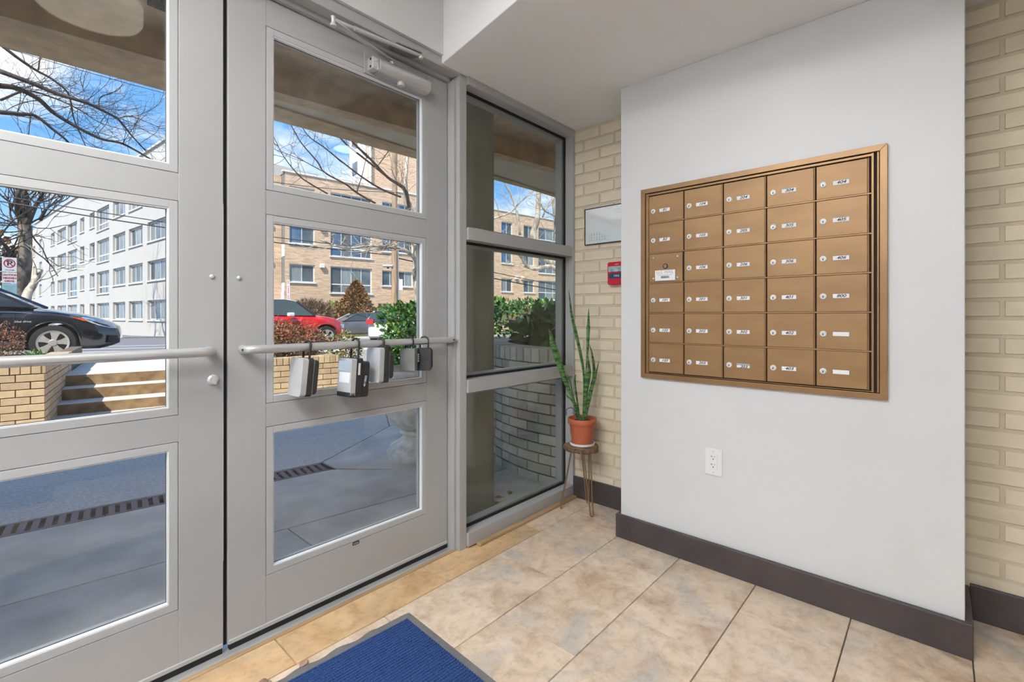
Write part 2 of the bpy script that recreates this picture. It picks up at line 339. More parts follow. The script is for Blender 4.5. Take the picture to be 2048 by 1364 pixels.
def bez(pts, n=8):   # catmull-rom through points
    P = [Vector(p) for p in pts]; P = [2 * P[0] - P[1]] + P + [2 * P[-1] - P[-2]]; out = []
    for i in range(1, len(P) - 2):
        for k in range(n):
            t = k / n; a, b, c, d = P[i - 1:i + 3]
            out.append(.5 * ((2 * b) + (c - a) * t + (2 * a - 5 * b + 4 * c - d) * t * t + (3 * b - a - 3 * c + d) * t ** 3))
    out.append(P[-2]); return out
def struct(name, mb, m, label=None, cat=None, parent=None, **kw):
    o = mb.build(name, m, parent, **kw)
    if parent is None: tag(o, label, cat, kind='structure')
    return o

# ================================================================== INTERIOR SHELL
DY = 1.71            # door face
FY = 1.64            # frame face
WX = 2.097           # mailbox wall plane
BX = 2.380           # brick wall plane
CZ = 2.21            # low ceiling
HZ = 2.52            # raised ceiling

floor = struct('floor', MB().box((-1.6, -3.2, -.12), (BX + .1, 1.70, -.006)), 'grout', 'tan stone-look tile floor of the entry lobby', 'floor')
TW, TH, G = .615, .3146, .0022
tile_meshes = {}
rows = [(1.49, .650), (1.1755, .963), (.8609, 1.263), (.5463, 1.555), (.2317, 1.849), (-.0829, 2.145), (-.3975, 2.44), (-.7121, 2.735)]
tm = bpy.data.meshes.new('tile')
for y0, ph in rows:
    y1 = min(y0 + TH, 1.662)
    x = ph - TW * 4
    while x < BX:
        a, b = max(x, -1.6), min(x + TW, BX - .002)
        if b - a > .02:
            k = (round(b - a, 3), round(y1 - y0, 3), y0 > 1.4 and a < 1.5)
            if k not in tile_meshes:
                w, d = b - a - G, y1 - y0 - G
                q = MB(); e_ = .0015
                q.add([(-w/2, -d/2, -.006), (w/2, -d/2, -.006), (w/2, d/2, -.006), (-w/2, d/2, -.006), (-w/2 + e_, -d/2 + e_, 0), (w/2 - e_, -d/2 + e_, 0), (w/2 - e_, d/2 - e_, 0), (-w/2 + e_, d/2 - e_, 0)],
                      [(4, 5, 6, 7), (0, 1, 5, 4), (1, 2, 6, 5), (2, 3, 7, 6), (3, 0, 4, 7)])
                me = bpy.data.meshes.new('tile'); me.from_pydata(q.v, [], q.f); me.materials.append(M['tile2' if k[2] else 'tile']); tile_meshes[k] = me
            mkobj('tile', tile_meshes[k], None, floor, loc=((a + b) / 2, (y0 + y1) / 2, 0))
        x += TW
# ceilings and header
sx_ = lambda y: 1.347 + (y - 1.59) * .18       # soffit edge
lowpoly = [(sx_(1.755), 1.755), (BX + .1, 1.755), (BX + .1, -3.2), (sx_(-3.2), -3.2)]
struct('ceiling', MB().prism(lowpoly, CZ, HZ + .12), 'ceil', 'lowered white plaster ceiling over the mailbox side of the lobby', 'ceiling', bevel=.004)
struct('ceiling_raised', MB().prism([(-1.7, 1.70), (sx_(1.70) + .02, 1.70), (sx_(-3.2) + .02, -3.2), (-1.7, -3.2)], HZ, HZ + .12), 'ceil', 'raised white plaster ceiling in front of the doors', 'ceiling')
struct('wall_header', MB().box((-1.6, 1.625, 2.2432), (sx_(1.625) + .01, 1.755, HZ)), 'wall', 'white header wall above the door frame', 'wall')
# mailbox wall (projecting box) and brick wall
struct('wall_center', MB().box((WX, -.066, 0), (BX, 1.163, CZ)), 'wall', 'white projecting wall panel that holds the mailboxes', 'wall', bevel=.003)
bw = struct('wall_right', MB().box((BX + .006, -3.2, 0), (BX + .12, 1.645, CZ)), 'cmortar', 'cream painted brick side wall behind the white panel', 'wall')
CH, BL, BJ = .0655, .203, .009
bm_cache = {}
def wall_brick(y0, y1, z0, z1):
    k = (round(y1 - y0, 3), round(z1 - z0, 3))
    if k not in bm_cache:
        w, hh = (y1 - y0) / 2, (z1 - z0) / 2; e_ = .003
        q = MB().add([(.012, -w, -hh), (.012, w, -hh), (.012, w, hh), (.012, -w, hh), (0, -w + e_, -hh + e_), (0, w - e_, -hh + e_), (0, w - e_, hh - e_), (0, -w + e_, hh - e_)],
                     [(4, 7, 6, 5), (0, 4, 5, 1), (1, 5, 6, 2), (2, 6, 7, 3), (3, 7, 4, 0)])
        me = bpy.data.meshes.new('brick'); me.from_pydata(q.v, [], q.f); me.materials.append(M['cbrick']); bm_cache[k] = me
    o = mkobj('brick', bm_cache[k], None, bw, loc=(BX + random.uniform(-.0012, .0012), (y0 + y1) / 2, (z0 + z1) / 2))
    o.rotation_euler = (random.uniform(-.006, .006), 0, random.uniform(-.008, .008))
z = 1.0156 - CH * 14
ci = 0
while z < CZ:
    z0, z1 = max(z, .10) + BJ / 2, min(z + CH, CZ) - BJ / 2
    if z1 - z0 > .02:
        ph = 1.455 if ci % 2 else 1.36
        for lo_, hi_ in ((1.163, 1.640), (-.95, -.066)):
            y = ph + BL * 3
            while y > lo_ - BL:
                a, b = max(y - BL, lo_ - (.06 if lo_ > 0 else 0)) + BJ / 2, min(y, hi_ + (0 if lo_ > 0 else .05)) - BJ / 2
                if b - a > .025: wall_brick(a, b, z0, z1)
                y -= BL
    z += CH; ci += 1
# baseboards
q = MB().box((2.078, -.085, 0), (WX, 1.182, .113)).box((WX, -.085, 0), (BX, -.066, .113)).box((WX, 1.163, 0), (BX, 1.182, .113))
struct('baseboard_center', q, 'base', 'dark brown baseboard around the white mailbox panel', 'baseboard', bevel=.003)
struct('baseboard_alcove', MB().box((2.362, 1.184, 0), (BX, 1.632, .125)), 'base', 'dark brown baseboard under the brick alcove', 'baseboard', bevel=.003)
struct('baseboard_right', MB().box((2.362, -3.2, 0), (BX, -.087, .125)), 'base', 'dark brown baseboard along the brick wall by the corridor', 'baseboard', bevel=.003)
# unseen rest of the lobby
struct('wall_left', MB().box((-1.72, -3.2, -.1), (-1.6, 1.75, HZ + .1)), 'wall', 'white left wall of the lobby', 'wall')
struct('wall_back', MB().box((-1.72, -3.32, -.1), (BX + .12, -3.2, HZ + .1)), 'wall', 'white back wall of the lobby', 'wall')
struct('wall_front', MB().box((-1.6, 1.66, 0), (-.47, 1.78, HZ)), 'wall', 'white front wall beside the left door', 'wall')

# ================================================================== DOORS, FRAME, SIDELIGHT
def lite_ring(mb, x0, x1, z0, z1, w, ya, yb):
    mb.box((x0, ya, z0), (x0 + w, yb, z1)); mb.box((x1 - w, ya, z0), (x1, yb, z1))
    mb.box((x0 + w, ya, z0), (x1 - w, yb, z0 + w)); mb.box((x0 + w, ya, z1 - w), (x1 - w, yb, z1))
ROWS = [(.222, .684), (.812, 1.414), (1.545, 2.06)]
def make_door(name, x0, x1, lx0, lx1, label):
    d = thing(name, label, 'door', ((x0 + x1) / 2, DY + .022, .017), kind='structure')
    ox, oy, oz = d.location
    def P(mb, nm, m, **kw):
        mb.v = [(a - ox, b - oy, c - oz) for a, b, c in mb.v]; return mb.build(nm, m, d, **kw)
    bw_ = .024
    P(MB().box((x0, DY, .022), (lx0 - bw_, DY + .045, 2.178)), 'stile', 'alu', bevel=.0015)
    P(MB().box((lx1 + bw_, DY, .022), (x1, DY + .045, 2.178)), 'stile', 'alu', bevel=.0015)
    zs = [.022] + [v for r in ROWS for v in (r[0] - bw_, r[1] + bw_)] + [2.178]
    for i in range(0, 8, 2):
        P(MB().box((lx0 - bw_, DY + .0008, zs[i]), (lx1 + bw_, DY + .0442, zs[i + 1])), 'rail', 'alu', bevel=.0008)
    for z0, z1 in ROWS:
        q = MB(); lite_ring(q, lx0 - bw_ + .0015, lx1 + bw_ - .0015, z0 - bw_ + .0015, z1 + bw_ - .0015, bw_ - .0015, DY + .0005, DY + .019)
        P(q, 'glazing_bead', 'bead', bevel=.001)
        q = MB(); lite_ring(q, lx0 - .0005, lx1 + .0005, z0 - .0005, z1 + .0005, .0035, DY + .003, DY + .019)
        P(q, 'lit_bead_reveal', 'lit_lip')  # inner reveal ring painted white, as if daylight struck it
        q = MB(); lite_ring(q, lx0 - bw_, lx1 + bw_, z0 - bw_, z1 + bw_, bw_ + .004, DY + .019, DY + .0215)
        P(q, 'gasket', 'rubber')
        q = MB(); lite_ring(q, lx0 - bw_, lx1 + bw_, z0 - bw_, z1 + bw_, bw_, DY + .0275, DY + .044)
        P(q, 'outer_bead', 'bead')
        P(MB().box((lx0 - .01, DY + .0215, z0 - .01), (lx1 + .01, DY + .0275, z1 + .01)), 'glass_pane', 'pane')
    q = MB().box((x0 + .002, DY - .004, .022), (x1 - .002, DY + .004, .036))
    P(q, 'door_sweep', 'bead', bevel=.002)
    P(MB().box((x0 + .004, DY - .003, .0045), (x1 - .004, DY + .014, .022)), 'sweep_rubber', 'rubber')
    return d, P
d1, PD1 = make_door('door_1', .524, 1.447, .665, 1.303, 'grey aluminium glazed door hung with key lockboxes and a closer')
d2, PD2 = make_door('door_2', -.411, .511, -.27, .366, 'grey aluminium glazed door with a lock cylinder and no closer')
PD2(MB().box((.5115, DY + .012, .02), (.5235, DY + .035, 2.176)), 'weather_strip', 'rubber')
PD2(MB().box((.5085, DY - .0006, .3), (.5112, DY + .002, 1.45)), 'edge_strip', 'bead')
# push bars
def pushbar(P, pts, nm='push_bar'):
    P(MB().tube(bez(pts, 8), .0142, 14), nm, 'alu2', smooth=50)
pushbar(PD1, [(.566, 1.708, .979), (.568, 1.672, .979), (.590, 1.654, .979), (.66, 1.651, .979), (1.0, 1.651, .979), (1.36, 1.651, .979), (1.425, 1.653, .979)])
PD1(MB().tube([(1.42, 1.652, .979), (1.434, 1.655, .979), (1.440, 1.662, .979)], [.0142, .0138, .006], 14), 'bar_end', 'alu2', smooth=60)
PD1(MB().box((1.410, 1.660, .970), (1.432, DY + .001, .988)), 'bar_bracket', 'alu2', bevel=.003)
PD1(MB().tube([(1.426, 1.6375, .979), (1.426, 1.642, .979)], .0038, 10), 'screw', 'dgrey')
PD1(MB().tube([(.556, 1.668, .979), (.552, 1.668, .979)], .003, 8), 'screw', 'dgrey')
pushbar(PD2, [(-.36, 1.708, .979), (-.358, 1.672, .979), (-.34, 1.654, .979), (-.26, 1.651, .979), (.1, 1.651, .979), (.39, 1.651, .979), (.445, 1.654, .979), (.466, 1.672, .979), (.468, 1.708, .979)])
def ylathe(prof, cx, cz, y, n=20):     # lathe whose axis points to -y (out of the door)
    q = MB().lathe(prof, n); q.v = [(cx + a, y - c, cz + b) for a, b, c in q.v]; q.f = [f[::-1] for f in q.f]; return q
PD2(ylathe([(.0165, 0), (.0165, .004), (.013, .008), (.012, .009)], .482, .886, DY + .0005), 'lock_cylinder', 'silver', smooth=35)
PD2(MB().box((.4795, DY - .024, .873), (.4865, DY - .008, .890)), 'thumb_turn', 'silver', bevel=.002)
for P_, x in ((PD2, .479), (PD1, .557)):
    P_(ylathe([(.0075, 0), (.007, .003), (.004, .0052), (.0005, .0058)], x, 1.2135, DY + .0003), 'bolt_head', 'silver', smooth=50)
PD1(MB().box((.964, DY - .0006, .184), (.992, DY + .0012, .197)), 'maker_label', 'black')
q = MB(); [q.box((.968 + i * .0042, DY - .0010, .187 + (i % 2) * .002), (.9705 + i * .0042, DY - .0005, .192)) for i in range(5)]
PD1(q, 'label_print', 'silver')
# closer on the door
cl = thing('door_closer', 'grey overhead door closer with folding arm at the top of the door', 'door closer', (1.17, 1.69, 2.06))
def PC(mb, nm, m, **kw):
    mb.v = [(a - 1.17, b - 1.69, c - 2.06) for a, b, c in mb.v]; return mb.build(nm, m, cl, **kw)
PC(MB().box((1.012, 1.7035, 2.063), (1.312, 1.7095, 2.152)), 'mounting_plate', 'alu', bevel=.001)
prof = [(1.7035, 2.068), (1.668, 2.068), (1.654, 2.078), (1.650, 2.094), (1.652, 2.112), (1.664, 2.124), (1.7035, 2.126)]
q = MB(); n = len(prof); q.add([(1.055, a, b) for a, b in prof] + [(1.305, a, b) for a, b in prof], [tuple(range(n - 1, -1, -1)), tuple(range(n, 2 * n))] + [(i, (i + 1) % n, n + (i + 1) % n, n + i) for i in range(n)])
PC(q, 'cover', 'alu2', smooth=50)
q = MB().box((1.024, 1.664, 2.073), (1.054, 1.7035, 2.122)); PC(q, 'end_block', 'silver', bevel=.004)
for a, b in ((1.652, 2.084), (1.655, 2.108), (1.689, 2.112)):
    PC(ylathe([(.006, 0), (.006, .003), (.003, .004)], 1.036, b, 1.664), 'screw', 'chrome', smooth=50)
for yy, zz in ((1.678, 2.082), (1.678, 2.112)):
    PC(MB().tube([(1.0238, yy, zz), (1.022, yy, zz)], .005, 10), 'valve', 'dgrey')
PC(MB().lathe([(.013, 0), (.015, .003), (.015, .012), (.011, .018)], 18, (1.165, 1.675, 2.052)), 'spindle_cap', 'silver', smooth=40)
PC(MB().lathe([(.012, 0), (.012, .012), (.006, .016)], 16, (1.12, 1.682, 2.126)), 'spindle', 'chrome', smooth=40)
PC(MB().obox((.978, 1.648, 2.147), (.145, .036, 0), (-.003, .0105, 0), (0, 0, .0035)), 'main_arm', 'alu2', bevel=.001)
PC(MB().lathe([(.011, 0), (.011, .008), (.007, .012), (.007, .03), (.010, .034), (.004, .038)], 14, (.832, 1.610, 2.126)), 'elbow_joint', 'silver', smooth=40)
PC(MB().tube([(.838, 1.610, 2.152), (.92, 1.614, 2.159)], .0065, 10), 'arm_rod', 'silver', smooth=50)
PC(MB().tube([(.915, 1.614, 2.158), (1.02, 1.618, 2.168), (1.22, 1.622, 2.186)], [.0095, .0085, .0075], 10), 'forearm', 'alu2', smooth=50)
PC(MB().prism([(1.10, 1.665), (1.115, 1.625), (1.225, 1.61), (1.24, 1.625), (1.225, 1.675), (1.19, 1.69), (1.12, 1.69)], 2.193, 2.1985), 'arm_bracket', 'lbgrey')
PC(MB().lathe([(.008, 0), (.010, .004), (.010, .01), (.006, .014), (.006, .03)], 14, (1.228, 1.621, 2.174)), 'bracket_pin', 'silver', smooth=40)

# frame
fr = thing('trim_1', 'grey aluminium door frame around the pair of glazed doors', 'door frame', (.5, 1.70, 0), kind='structure')
def PF(mb, nm, m, **kw):
    mb.v = [(a - .5, b - 1.70, c) for a, b, c in mb.v]; return mb.build(nm, m, fr, **kw)
PF(MB().box((1.450, 1.665, 0), (1.462, 1.78, 2.184)), 'jamb', 'alu', bevel=.001)
PF(MB().box((1.462, FY, 0), (1.505, 1.79, 2.243)), 'post', 'alu', bevel=.002)
PF(MB().box((-.47, FY, 0), (-.414, 1.79, 2.243)), 'post', 'alu', bevel=.002)
PF(MB().box((-.414, FY, 2.1985), (1.462, 1.79, 2.243)), 'head', 'alu', bevel=.002)
PF(MB().box((-.414, 1.692, 2.180), (1.450, 1.79, 2.1985)), 'head_stop', 'alu', bevel=.001)
PF(MB().box((-.414, 1.757, 2.160), (1.450, 1.78, 2.182)).box((1.4385, 1.757, 0), (1.450, 1.78, 2.0)), 'rebate', 'alu')
PF(MB().box((-.414, 1.675, -.02), (1.462, 1.80, .004)), 'threshold', 'alu2', bevel=.001)
PF(MB().box((-.414, 1.657, -.005), (1.462, 1.675, .0035)), 'threshold_strip', 'stripwood', bevel=.001)
PF(MB().box((-.414, 1.683, .004), (1.450, 1.690, .0062)), 'threshold_ridge', 'alu2')

# sidelight window
W_ = thing('window_1', 'tall aluminium framed sidelight of three panes beside the doors', 'window', (1.94, 1.68, 0), kind='structure')
def PW(mb, nm, m, **kw):
    mb.v = [(a - 1.94, b - 1.68, c) for a, b, c in mb.v]; return mb.build(nm, m, W_, **kw)
wy0, wy1 = 1.628, 1.76
PW(MB().box((1.507, wy0, 2.170), (2.378, wy1, 2.2095)), 'head', 'alu', bevel=.0015)
PW(MB().box((1.507, wy0, .008), (2.378, wy1, .070)), 'sill', 'alu', bevel=.0015)
PW(MB().box((2.358, wy0, .070), (2.378, wy1, 2.170)), 'jamb', 'alu', bevel=.0015)
PW(MB().box((2.378, wy0 + .01, 0), (2.386, wy1, 2.2095)), 'caulk_strip', 'white')
panes = [(.070, .727), (.788, 1.445), (1.503, 2.170)]
for z0, z1 in ((.727, .788), (1.445, 1.503)):
    PW(MB().box((1.507, wy0 + .002, z0), (2.358, wy1 - .03, z1)), 'transom', 'alu', bevel=.0015)
for z0, z1 in panes:
    q = MB(); lite_ring(q, 1.507, 2.358, z0, z1, .012, 1.683, 1.690); PW(q, 'gasket', 'rubber')
    q = MB(); lite_ring(q, 1.507, 2.358, z0, z1, .020, 1.697, 1.735); PW(q, 'outer_bead', 'bead')
    PW(MB().box((1.508, 1.690, z0 + .001), (2.357, 1.697, z1 - .001)), 'glass_pane', 'pane2')
tag(MB().box((1.555, 1.600, .0), (2.358, 1.627, .016)).build('shoe_moulding', 'stripwood', bevel=.004), 'tan shoe moulding strip lying along the foot of the sidelight', 'moulding')

# ================================================================== LAMPS
def drum_lamp(name, c, r, hh, label, m):
    t = thing(name, label, 'ceiling lamp', c)
    MB().lathe([(r * .6, -.0), (r * .6, -.015)], 28).build('base_plate', 'white', t)
    MB().lathe([(r * .97, -hh), (r, -hh + .012), (r, -.015)][::1], 40).build('diffuser', m, t, smooth=40)
    return t
drum_lamp('drum_lamp', (.307, .684, HZ), .186, .09, 'round flush drum lamp on the raised ceiling', 'drum')
t = thing('disc_light', 'small round flush light on the low ceiling near the mailboxes', 'ceiling lamp', (1.592, .558, CZ))
MB().lathe([(.088, -.022), (.096, -.014), (.098, 0)], 40).build('trim_ring', 'white', t, smooth=40)
MB().lathe([(.075, -.0235), (.078, -.0215)], 40).build('diffuser', 'led', t)
for y, lab in ((1.0, 'added rectangular fill light panel on the ceiling beside the front wall'), (.1, 'added rectangular fill light panel on the ceiling in the middle of the lobby')):  # added panels, out of view, put in to brighten the lobby
    t = thing('added_fill_panel', lab, 'ceiling lamp', (-.85, y, HZ), group='added fill light panels on the raised ceiling')
    q = MB(); lite_ring(q, -.62, .62, -.32, .32, .03, -.012, .0); q.v = [(a, c, b) for a, b, c in q.v]; q.f = [f[::-1] for f in q.f]
    q.build('frame', 'white', t); MB().box((-.59, -.29, -.006), (.59, .29, -.001)).build('diffuser', 'fill_panel', t)

# ================================================================== MAILBOXES
mm = wallmtx((WX, 1.049, .796), (0, -1, 0), (0, 0, 1))
mb = thing('mailbox_unit', 'bronze wall mailbox unit with thirty numbered locking doors', 'mailbox', mtx=mm)
MW, MH = .921, .890
q = MB().box((.02, .02, .0005), (MW - .02, MH - .02, .002)); q.build('back_plate', 'bgap', mb)
tw = .0215
def mitre(p): return p
fz = .016
for pts in ([(0, 0), (MW, 0), (MW - tw, tw), (tw, tw)], [(0, MH), (tw, MH - tw), (MW - tw, MH - tw), (MW, MH)], [(0, 0), (tw, tw), (tw, MH - tw), (0, MH)], [(MW, 0), (MW, MH), (MW - tw, MH - tw), (MW - tw, tw)]):
    MB().prism(pts, 0.0, fz).build('frame_trim', 'bronze2', mb, bevel=.001)
yc = [1.011, .842, .673, .507, .339, .176]; zr = [1.651, 1.521, 1.380, 1.2415, 1.1015, .9625, .8235]
xs = [1.049 - y for y in yc]; zs = [z - .796 for z in zr]
q = MB()
q.box((tw + .003, tw + .002, .002), (xs[0] - .0005, MH - tw - .002, .0115)); q.box((xs[5] + .003, tw + .002, .002), (xs[5] + .010, MH - tw - .002, .0115)); q.box((MW - tw - .0075, tw + .002, .002), (MW - tw - .002, MH - tw - .002, .0135))
q.box((xs[0] - .006, zs[0] + .0008, .002), (xs[5] + .010, MH - tw - .004, .0118)); q.box((xs[0] - .006, tw + .003, .002), (xs[5] + .010, zs[6] - .0008, .0118))
q.build('inner_frame', 'bronze2', mb, bevel=.0008)
for k in range(1, 6):
    MB().box((xs[0] - .002, zs[k] - .0028, .002), (xs[5] + .006, zs[k] + .0028, .0118)).build('divider', 'bronze2', mb, bevel=.001)
NUM = [['B1', '104', '204', '304', '404'], ['B2', '105', '205', '305', '405'], [None, '106', '206', '306', '406'], ['101', '201', '301', '401', '800'], ['102', '202', '302', '402', ''], ['103', '203', '303', '403', '']]
lock_me = None
def lock_parts(parent, x, y, z0):
    MB().lathe([(.0112, 0), (.0112, .0026), (.0090, .0050), (.0070, .0052)], 24, (x, y, z0)).build('lock', 'white', parent, smooth=35)
    MB().lathe([(.0062, 0), (.0056, .0008)], 18, (x, y, z0 + .0052)).build('lock_core', 'silver', parent)
    MB().box((x - .0015, y - .0060, z0 + .0058), (x + .0015, y + .0015, z0 + .0064)).build('keyhole', 'ink', parent)
for r in range(6):
    for c in range(5):
        x0, x1, z0, z1 = xs[c] + .001, xs[c + 1] - .0085, zs[r + 1] + .0036, zs[r] - .0036
        w, hh = x1 - x0, z1 - z0
        dz = .0095
        if NUM[r][c] is None: dz = .0075
        d = MB().box((-w / 2, -hh / 2, -.007), (w / 2, hh / 2, 0)).build('mail_door' if NUM[r][c] is not None else 'master_panel', 'bronze', mb, bevel=.0008, loc=((x0 + x1) / 2, (z0 + z1) / 2, dz))
        if NUM[r][c] is not None:
            MB().tube([(x1 + .0032, z0, .0095), (x1 + .0032, z1, .0095)], .0030, 8).build('hinge_bead', 'bronze2', mb, smooth=50)
            cy = -hh * .075
            lock_parts(d, -w * .36, cy, 0)
            cw, ch = .050, .0155
            cxx = -w * .36 + .0545
            if NUM[r][c] == '303':
                MB().box((cxx - cw / 2, cy - ch / 2 - .001, -.0004), (cxx + cw / 2, cy + ch / 2 + .001, .0003)).build('card_slot', 'galv', d)
                MB().box((cxx - cw / 2, cy - ch / 2 - .001, .0003), (cxx + cw / 2, cy + .0012, .0006)).build('number_card', 'paper', d)
                text_mesh('303', .0145, 'ink', 'number', d, T(cxx + .002, cy - .0046, .0007), .3, sx=1.25, bold=.0003)
            else:
                MB().box((cxx - cw / 2 - .0008, cy - ch / 2 - .0008, -.0004), (cxx + cw / 2 + .0008, cy + ch / 2 + .0008, .0002)).build('card_slot', 'dgrey', d)
                MB().box((cxx - cw / 2, cy - ch / 2, .0002), (cxx + cw / 2, cy + ch / 2, .0005)).build('number_card', 'paper', d)
                if NUM[r][c]: text_mesh(NUM[r][c], .0152, 'ink', 'number', d, T(cxx + .0005, cy, .0006), .3, sx=1.25, bold=.0003)
        else:
            for bx_, by_ in ((-.36, .36), (.36, .36), (-.36, -.37), (.36, -.37)):
                MB().lathe([(.0055, 0), (.005, .003), (.003, .0045)], 14, (bx_ * w, by_ * hh, 0)).build('bolt', 'silver', d, smooth=50)
            MB().lathe([(.0118, 0), (.0118, .002), (.009, .0022)], 24, (0, .006, 0)).build('lock_ring', 'ink', d)
            MB().lathe([(.0085, .0), (.0078, .0032)], 20, (0, .006, 0)).build('lock', 'copper', d)
            MB().box((-.007, .0051, .0032), (.007, .0069, .0037)).build('slot', 'ink', d)
            lw, lh, ly = .048, .0240, -.036
            MB().box((-lw, ly - lh, .0046), (lw, ly + lh, .0054)).build('mail_label', 'paper', d)
            text_mesh('U.S. MAIL', .0185, 'galv', 'lettering', d, T(.0, ly + .0135, .0056), sx=1.1)
            text_mesh('APPROVED BY POSTMASTER GENERAL', .0043, 'galv', 'lettering', d, T(.0, ly + .0015, .0056))
            MB().box((-.020, ly - .0125, .0054), (.020, ly - .0035, .0058)).build('maker_bar', 'ink', d)
            text_mesh('BOMMER', .0072, 'paper', 'lettering', d, T(0, ly - .008, .0059), sx=1.4)

# outlet
ot = thing('wall_outlet', 'white duplex wall outlet on the white panel below the mailboxes', 'outlet', mtx=wallmtx((WX, .753, .402), (0, -1, 0), (0, 0, 1)))
MB().box((0, 0, 0), (.073, .1145, .006)).build('cover_plate', 'white', ot, bevel=.003)
MB().box((.0195, .0235, .006), (.0535, .091, .0085)).build('receptacle', 'white', ot, bevel=.001)
for yy in (.040, .074):
    q = MB().box((.0295, yy + .004, .0083), (.0315, yy + .011, .0089)).box((.0255, yy + .0067, .0083), (.0315, yy + .0083, .0089)).box((.0415, yy + .005, .0083), (.0432, yy + .0105, .0089)).lathe([(.0026, 0), (.0025, .0005)], 10, (.0365, yy - .003, .0084))
    q.build('socket_slots', 'ink', ot)
for yy in (.0125, .102):
    MB().lathe([(.003, 0), (.0026, .0012)], 12, (.0365, yy, .006)).build('screw', 'silver', ot)

# evacuation plan + fire alarm in the alcove
sg = thing('evacuation_plan', 'framed white evacuation plan on the cream brick beside the sidelight', 'sign', mtx=wallmtx((BX - .002, 1.551, 1.504), (0, -1, 0), (0, 0, 1)))
SW, SH = .32, .212
q = MB(); lite_ring(q, 0, SW, 0, SH, .004, -.014, 0); q.v = [(a, c, -b) for a, b, c in q.v]; q.f = q.f
q.build('frame', 'black', sg); MB().box((.003, .003, .001), (SW - .003, SH - .003, .009)).build('sheet', 'paper', sg)
q = MB(); lw = .0007
def ln(x0, y0, x1, y1): q.box((min(x0, x1) - lw / 2, min(y0, y1) - lw / 2, .009), (max(x0, x1) + lw / 2, max(y0, y1) + lw / 2, .0093))
q = MB(); R_ = random.Random(3)
for i in range(7):
    for j in range(3):
        x = .028 + i * .018; y = .022 + j * .016
        if i > 4 and j == 2: continue
        ln(x, y, x + .016, y); ln(x, y, x, y + .012)
        if R_.random() < .6: ln(x + .016, y, x + .016, y + .012)
for x in (.20, .24): ln(x, .165, x + .03, .165); ln(x, .165, x, .185); ln(x, .185, x + .03, .185)
q.build('plan_print', 'dgrey', sg)
MB().box((.003, .003, .0105), (SW - .003, SH - .003, .012)).build('cover_sheet', 'pane', sg)
fa = thing('fire_alarm', 'red fire alarm strobe on the brick beside the white panel', 'fire alarm', mtx=wallmtx((BX - .002, 1.382, 1.262), (0, -1, 0), (0, 0, 1)))
MB().prism([(0, .008), (.006, 0), (.112, 0), (.118, .008), (.118, .118), (.112, .127), (.006, .127), (0, .118)], 0, .040).build('housing', 'red', fa, bevel=.005)
MB().box((.012, .070, .040), (.106, .102, .052)).build('strobe_lens', 'lens', fa, bevel=.004)
MB().box((.012, .034, .040), (.106, .062, .0415)).build('label_panel', 'navy', fa)
text_mesh('FIRE', .016, 'paper', 'lettering', fa, T(.06, .048, .0418), sx=1.2)
text_mesh('ALERT', .008, 'paper', 'lettering', fa, T(.06, .112, .0405))

# ================================================================== MAT, LEAVES ON FLOOR
mt = thing('door_mat', 'ribbed blue carpet mat with grey vinyl edge in front of the doors', 'door mat', (1.035, 1.436, 0), -.05)
q = MB(); n = 60; Lx, Ly = 1.25, .92
pts = [(-Lx * i / n, (.004 + .006 * math.sin(i * 1.1) * (1 if i > 6 else 0))) for i in range(n + 1)]
poly = [(0, -Ly)] + [(0, 0)] + pts[1:] + [(-Lx, -Ly)]
MB().prism(poly, .0005, .004).build('vinyl_edge', 'vinyl', mt, bevel=.0008)
q = MB(); nr = int((Ly - .056) / .0115); b_ = .028
for i in range(nr):
    y = -b_ - i * .0115; jit = [random.uniform(-.0006, .0006) for _ in range(26)]
    vs = []
    for k in range(26):
        x = -b_ - (Lx - 2 * b_) * k / 25
        for dy, dz in ((0, .004), (-.0022, .0092), (-.0072, .0092), (-.0098, .0048), (-.0115, .0048)):
            vs.append((x, y + dy + jit[k] * (1 if dz > .005 else 0), dz))
    q.add(vs, [(k * 5 + j, k * 5 + j + 1, (k + 1) * 5 + j + 1, (k + 1) * 5 + j) for k in range(25) for j in range(4)])
q.f = [f[::-1] for f in q.f]
q.build('ribbed_carpet', 'carpet', mt)
def leaf_obj(name, loc, size, rz, label, m='dryleaf', group=None):
    q = MB(); n = 7
    vs = []
    for i in range(n):
        t = i / (n - 1); w = size * .34 * math.sin(PI * min(1, t * 1.02 + .02)) ** .8
        zc = .003 + size * .05 * math.sin(t * 4 + rz) ** 2
        vs += [(t * size, -w, zc + w * .18), (t * size, 0, zc), (t * size, w, zc + w * .15)]
    q.add(vs, [(i * 3 + j, (i + 1) * 3 + j, (i + 1) * 3 + j + 1, i * 3 + j + 1) for i in range(n - 1) for j in range(2)])
    q.tube([(-size * .4, .002, .003), (-size * .15, 0, .005), (0.001, 0, .006)], .0009, 5)
    o = q.build(name, m, smooth='all', loc=loc); o.rotation_euler = (0, 0, rz)
    md = o.modifiers.new('s', 'SOLIDIFY'); md.thickness = .0006
    tag(o, label, 'leaf', group)
leaf_obj('dry_leaf', (.648, 1.462, .001), .035, 0.5, 'curled dry leaf lying at the edge of the blue mat')
leaf_obj('dry_leaf', (.560, 1.478, .001), .028, 2.4, 'brown leaf scrap near the threshold beside the blue mat')

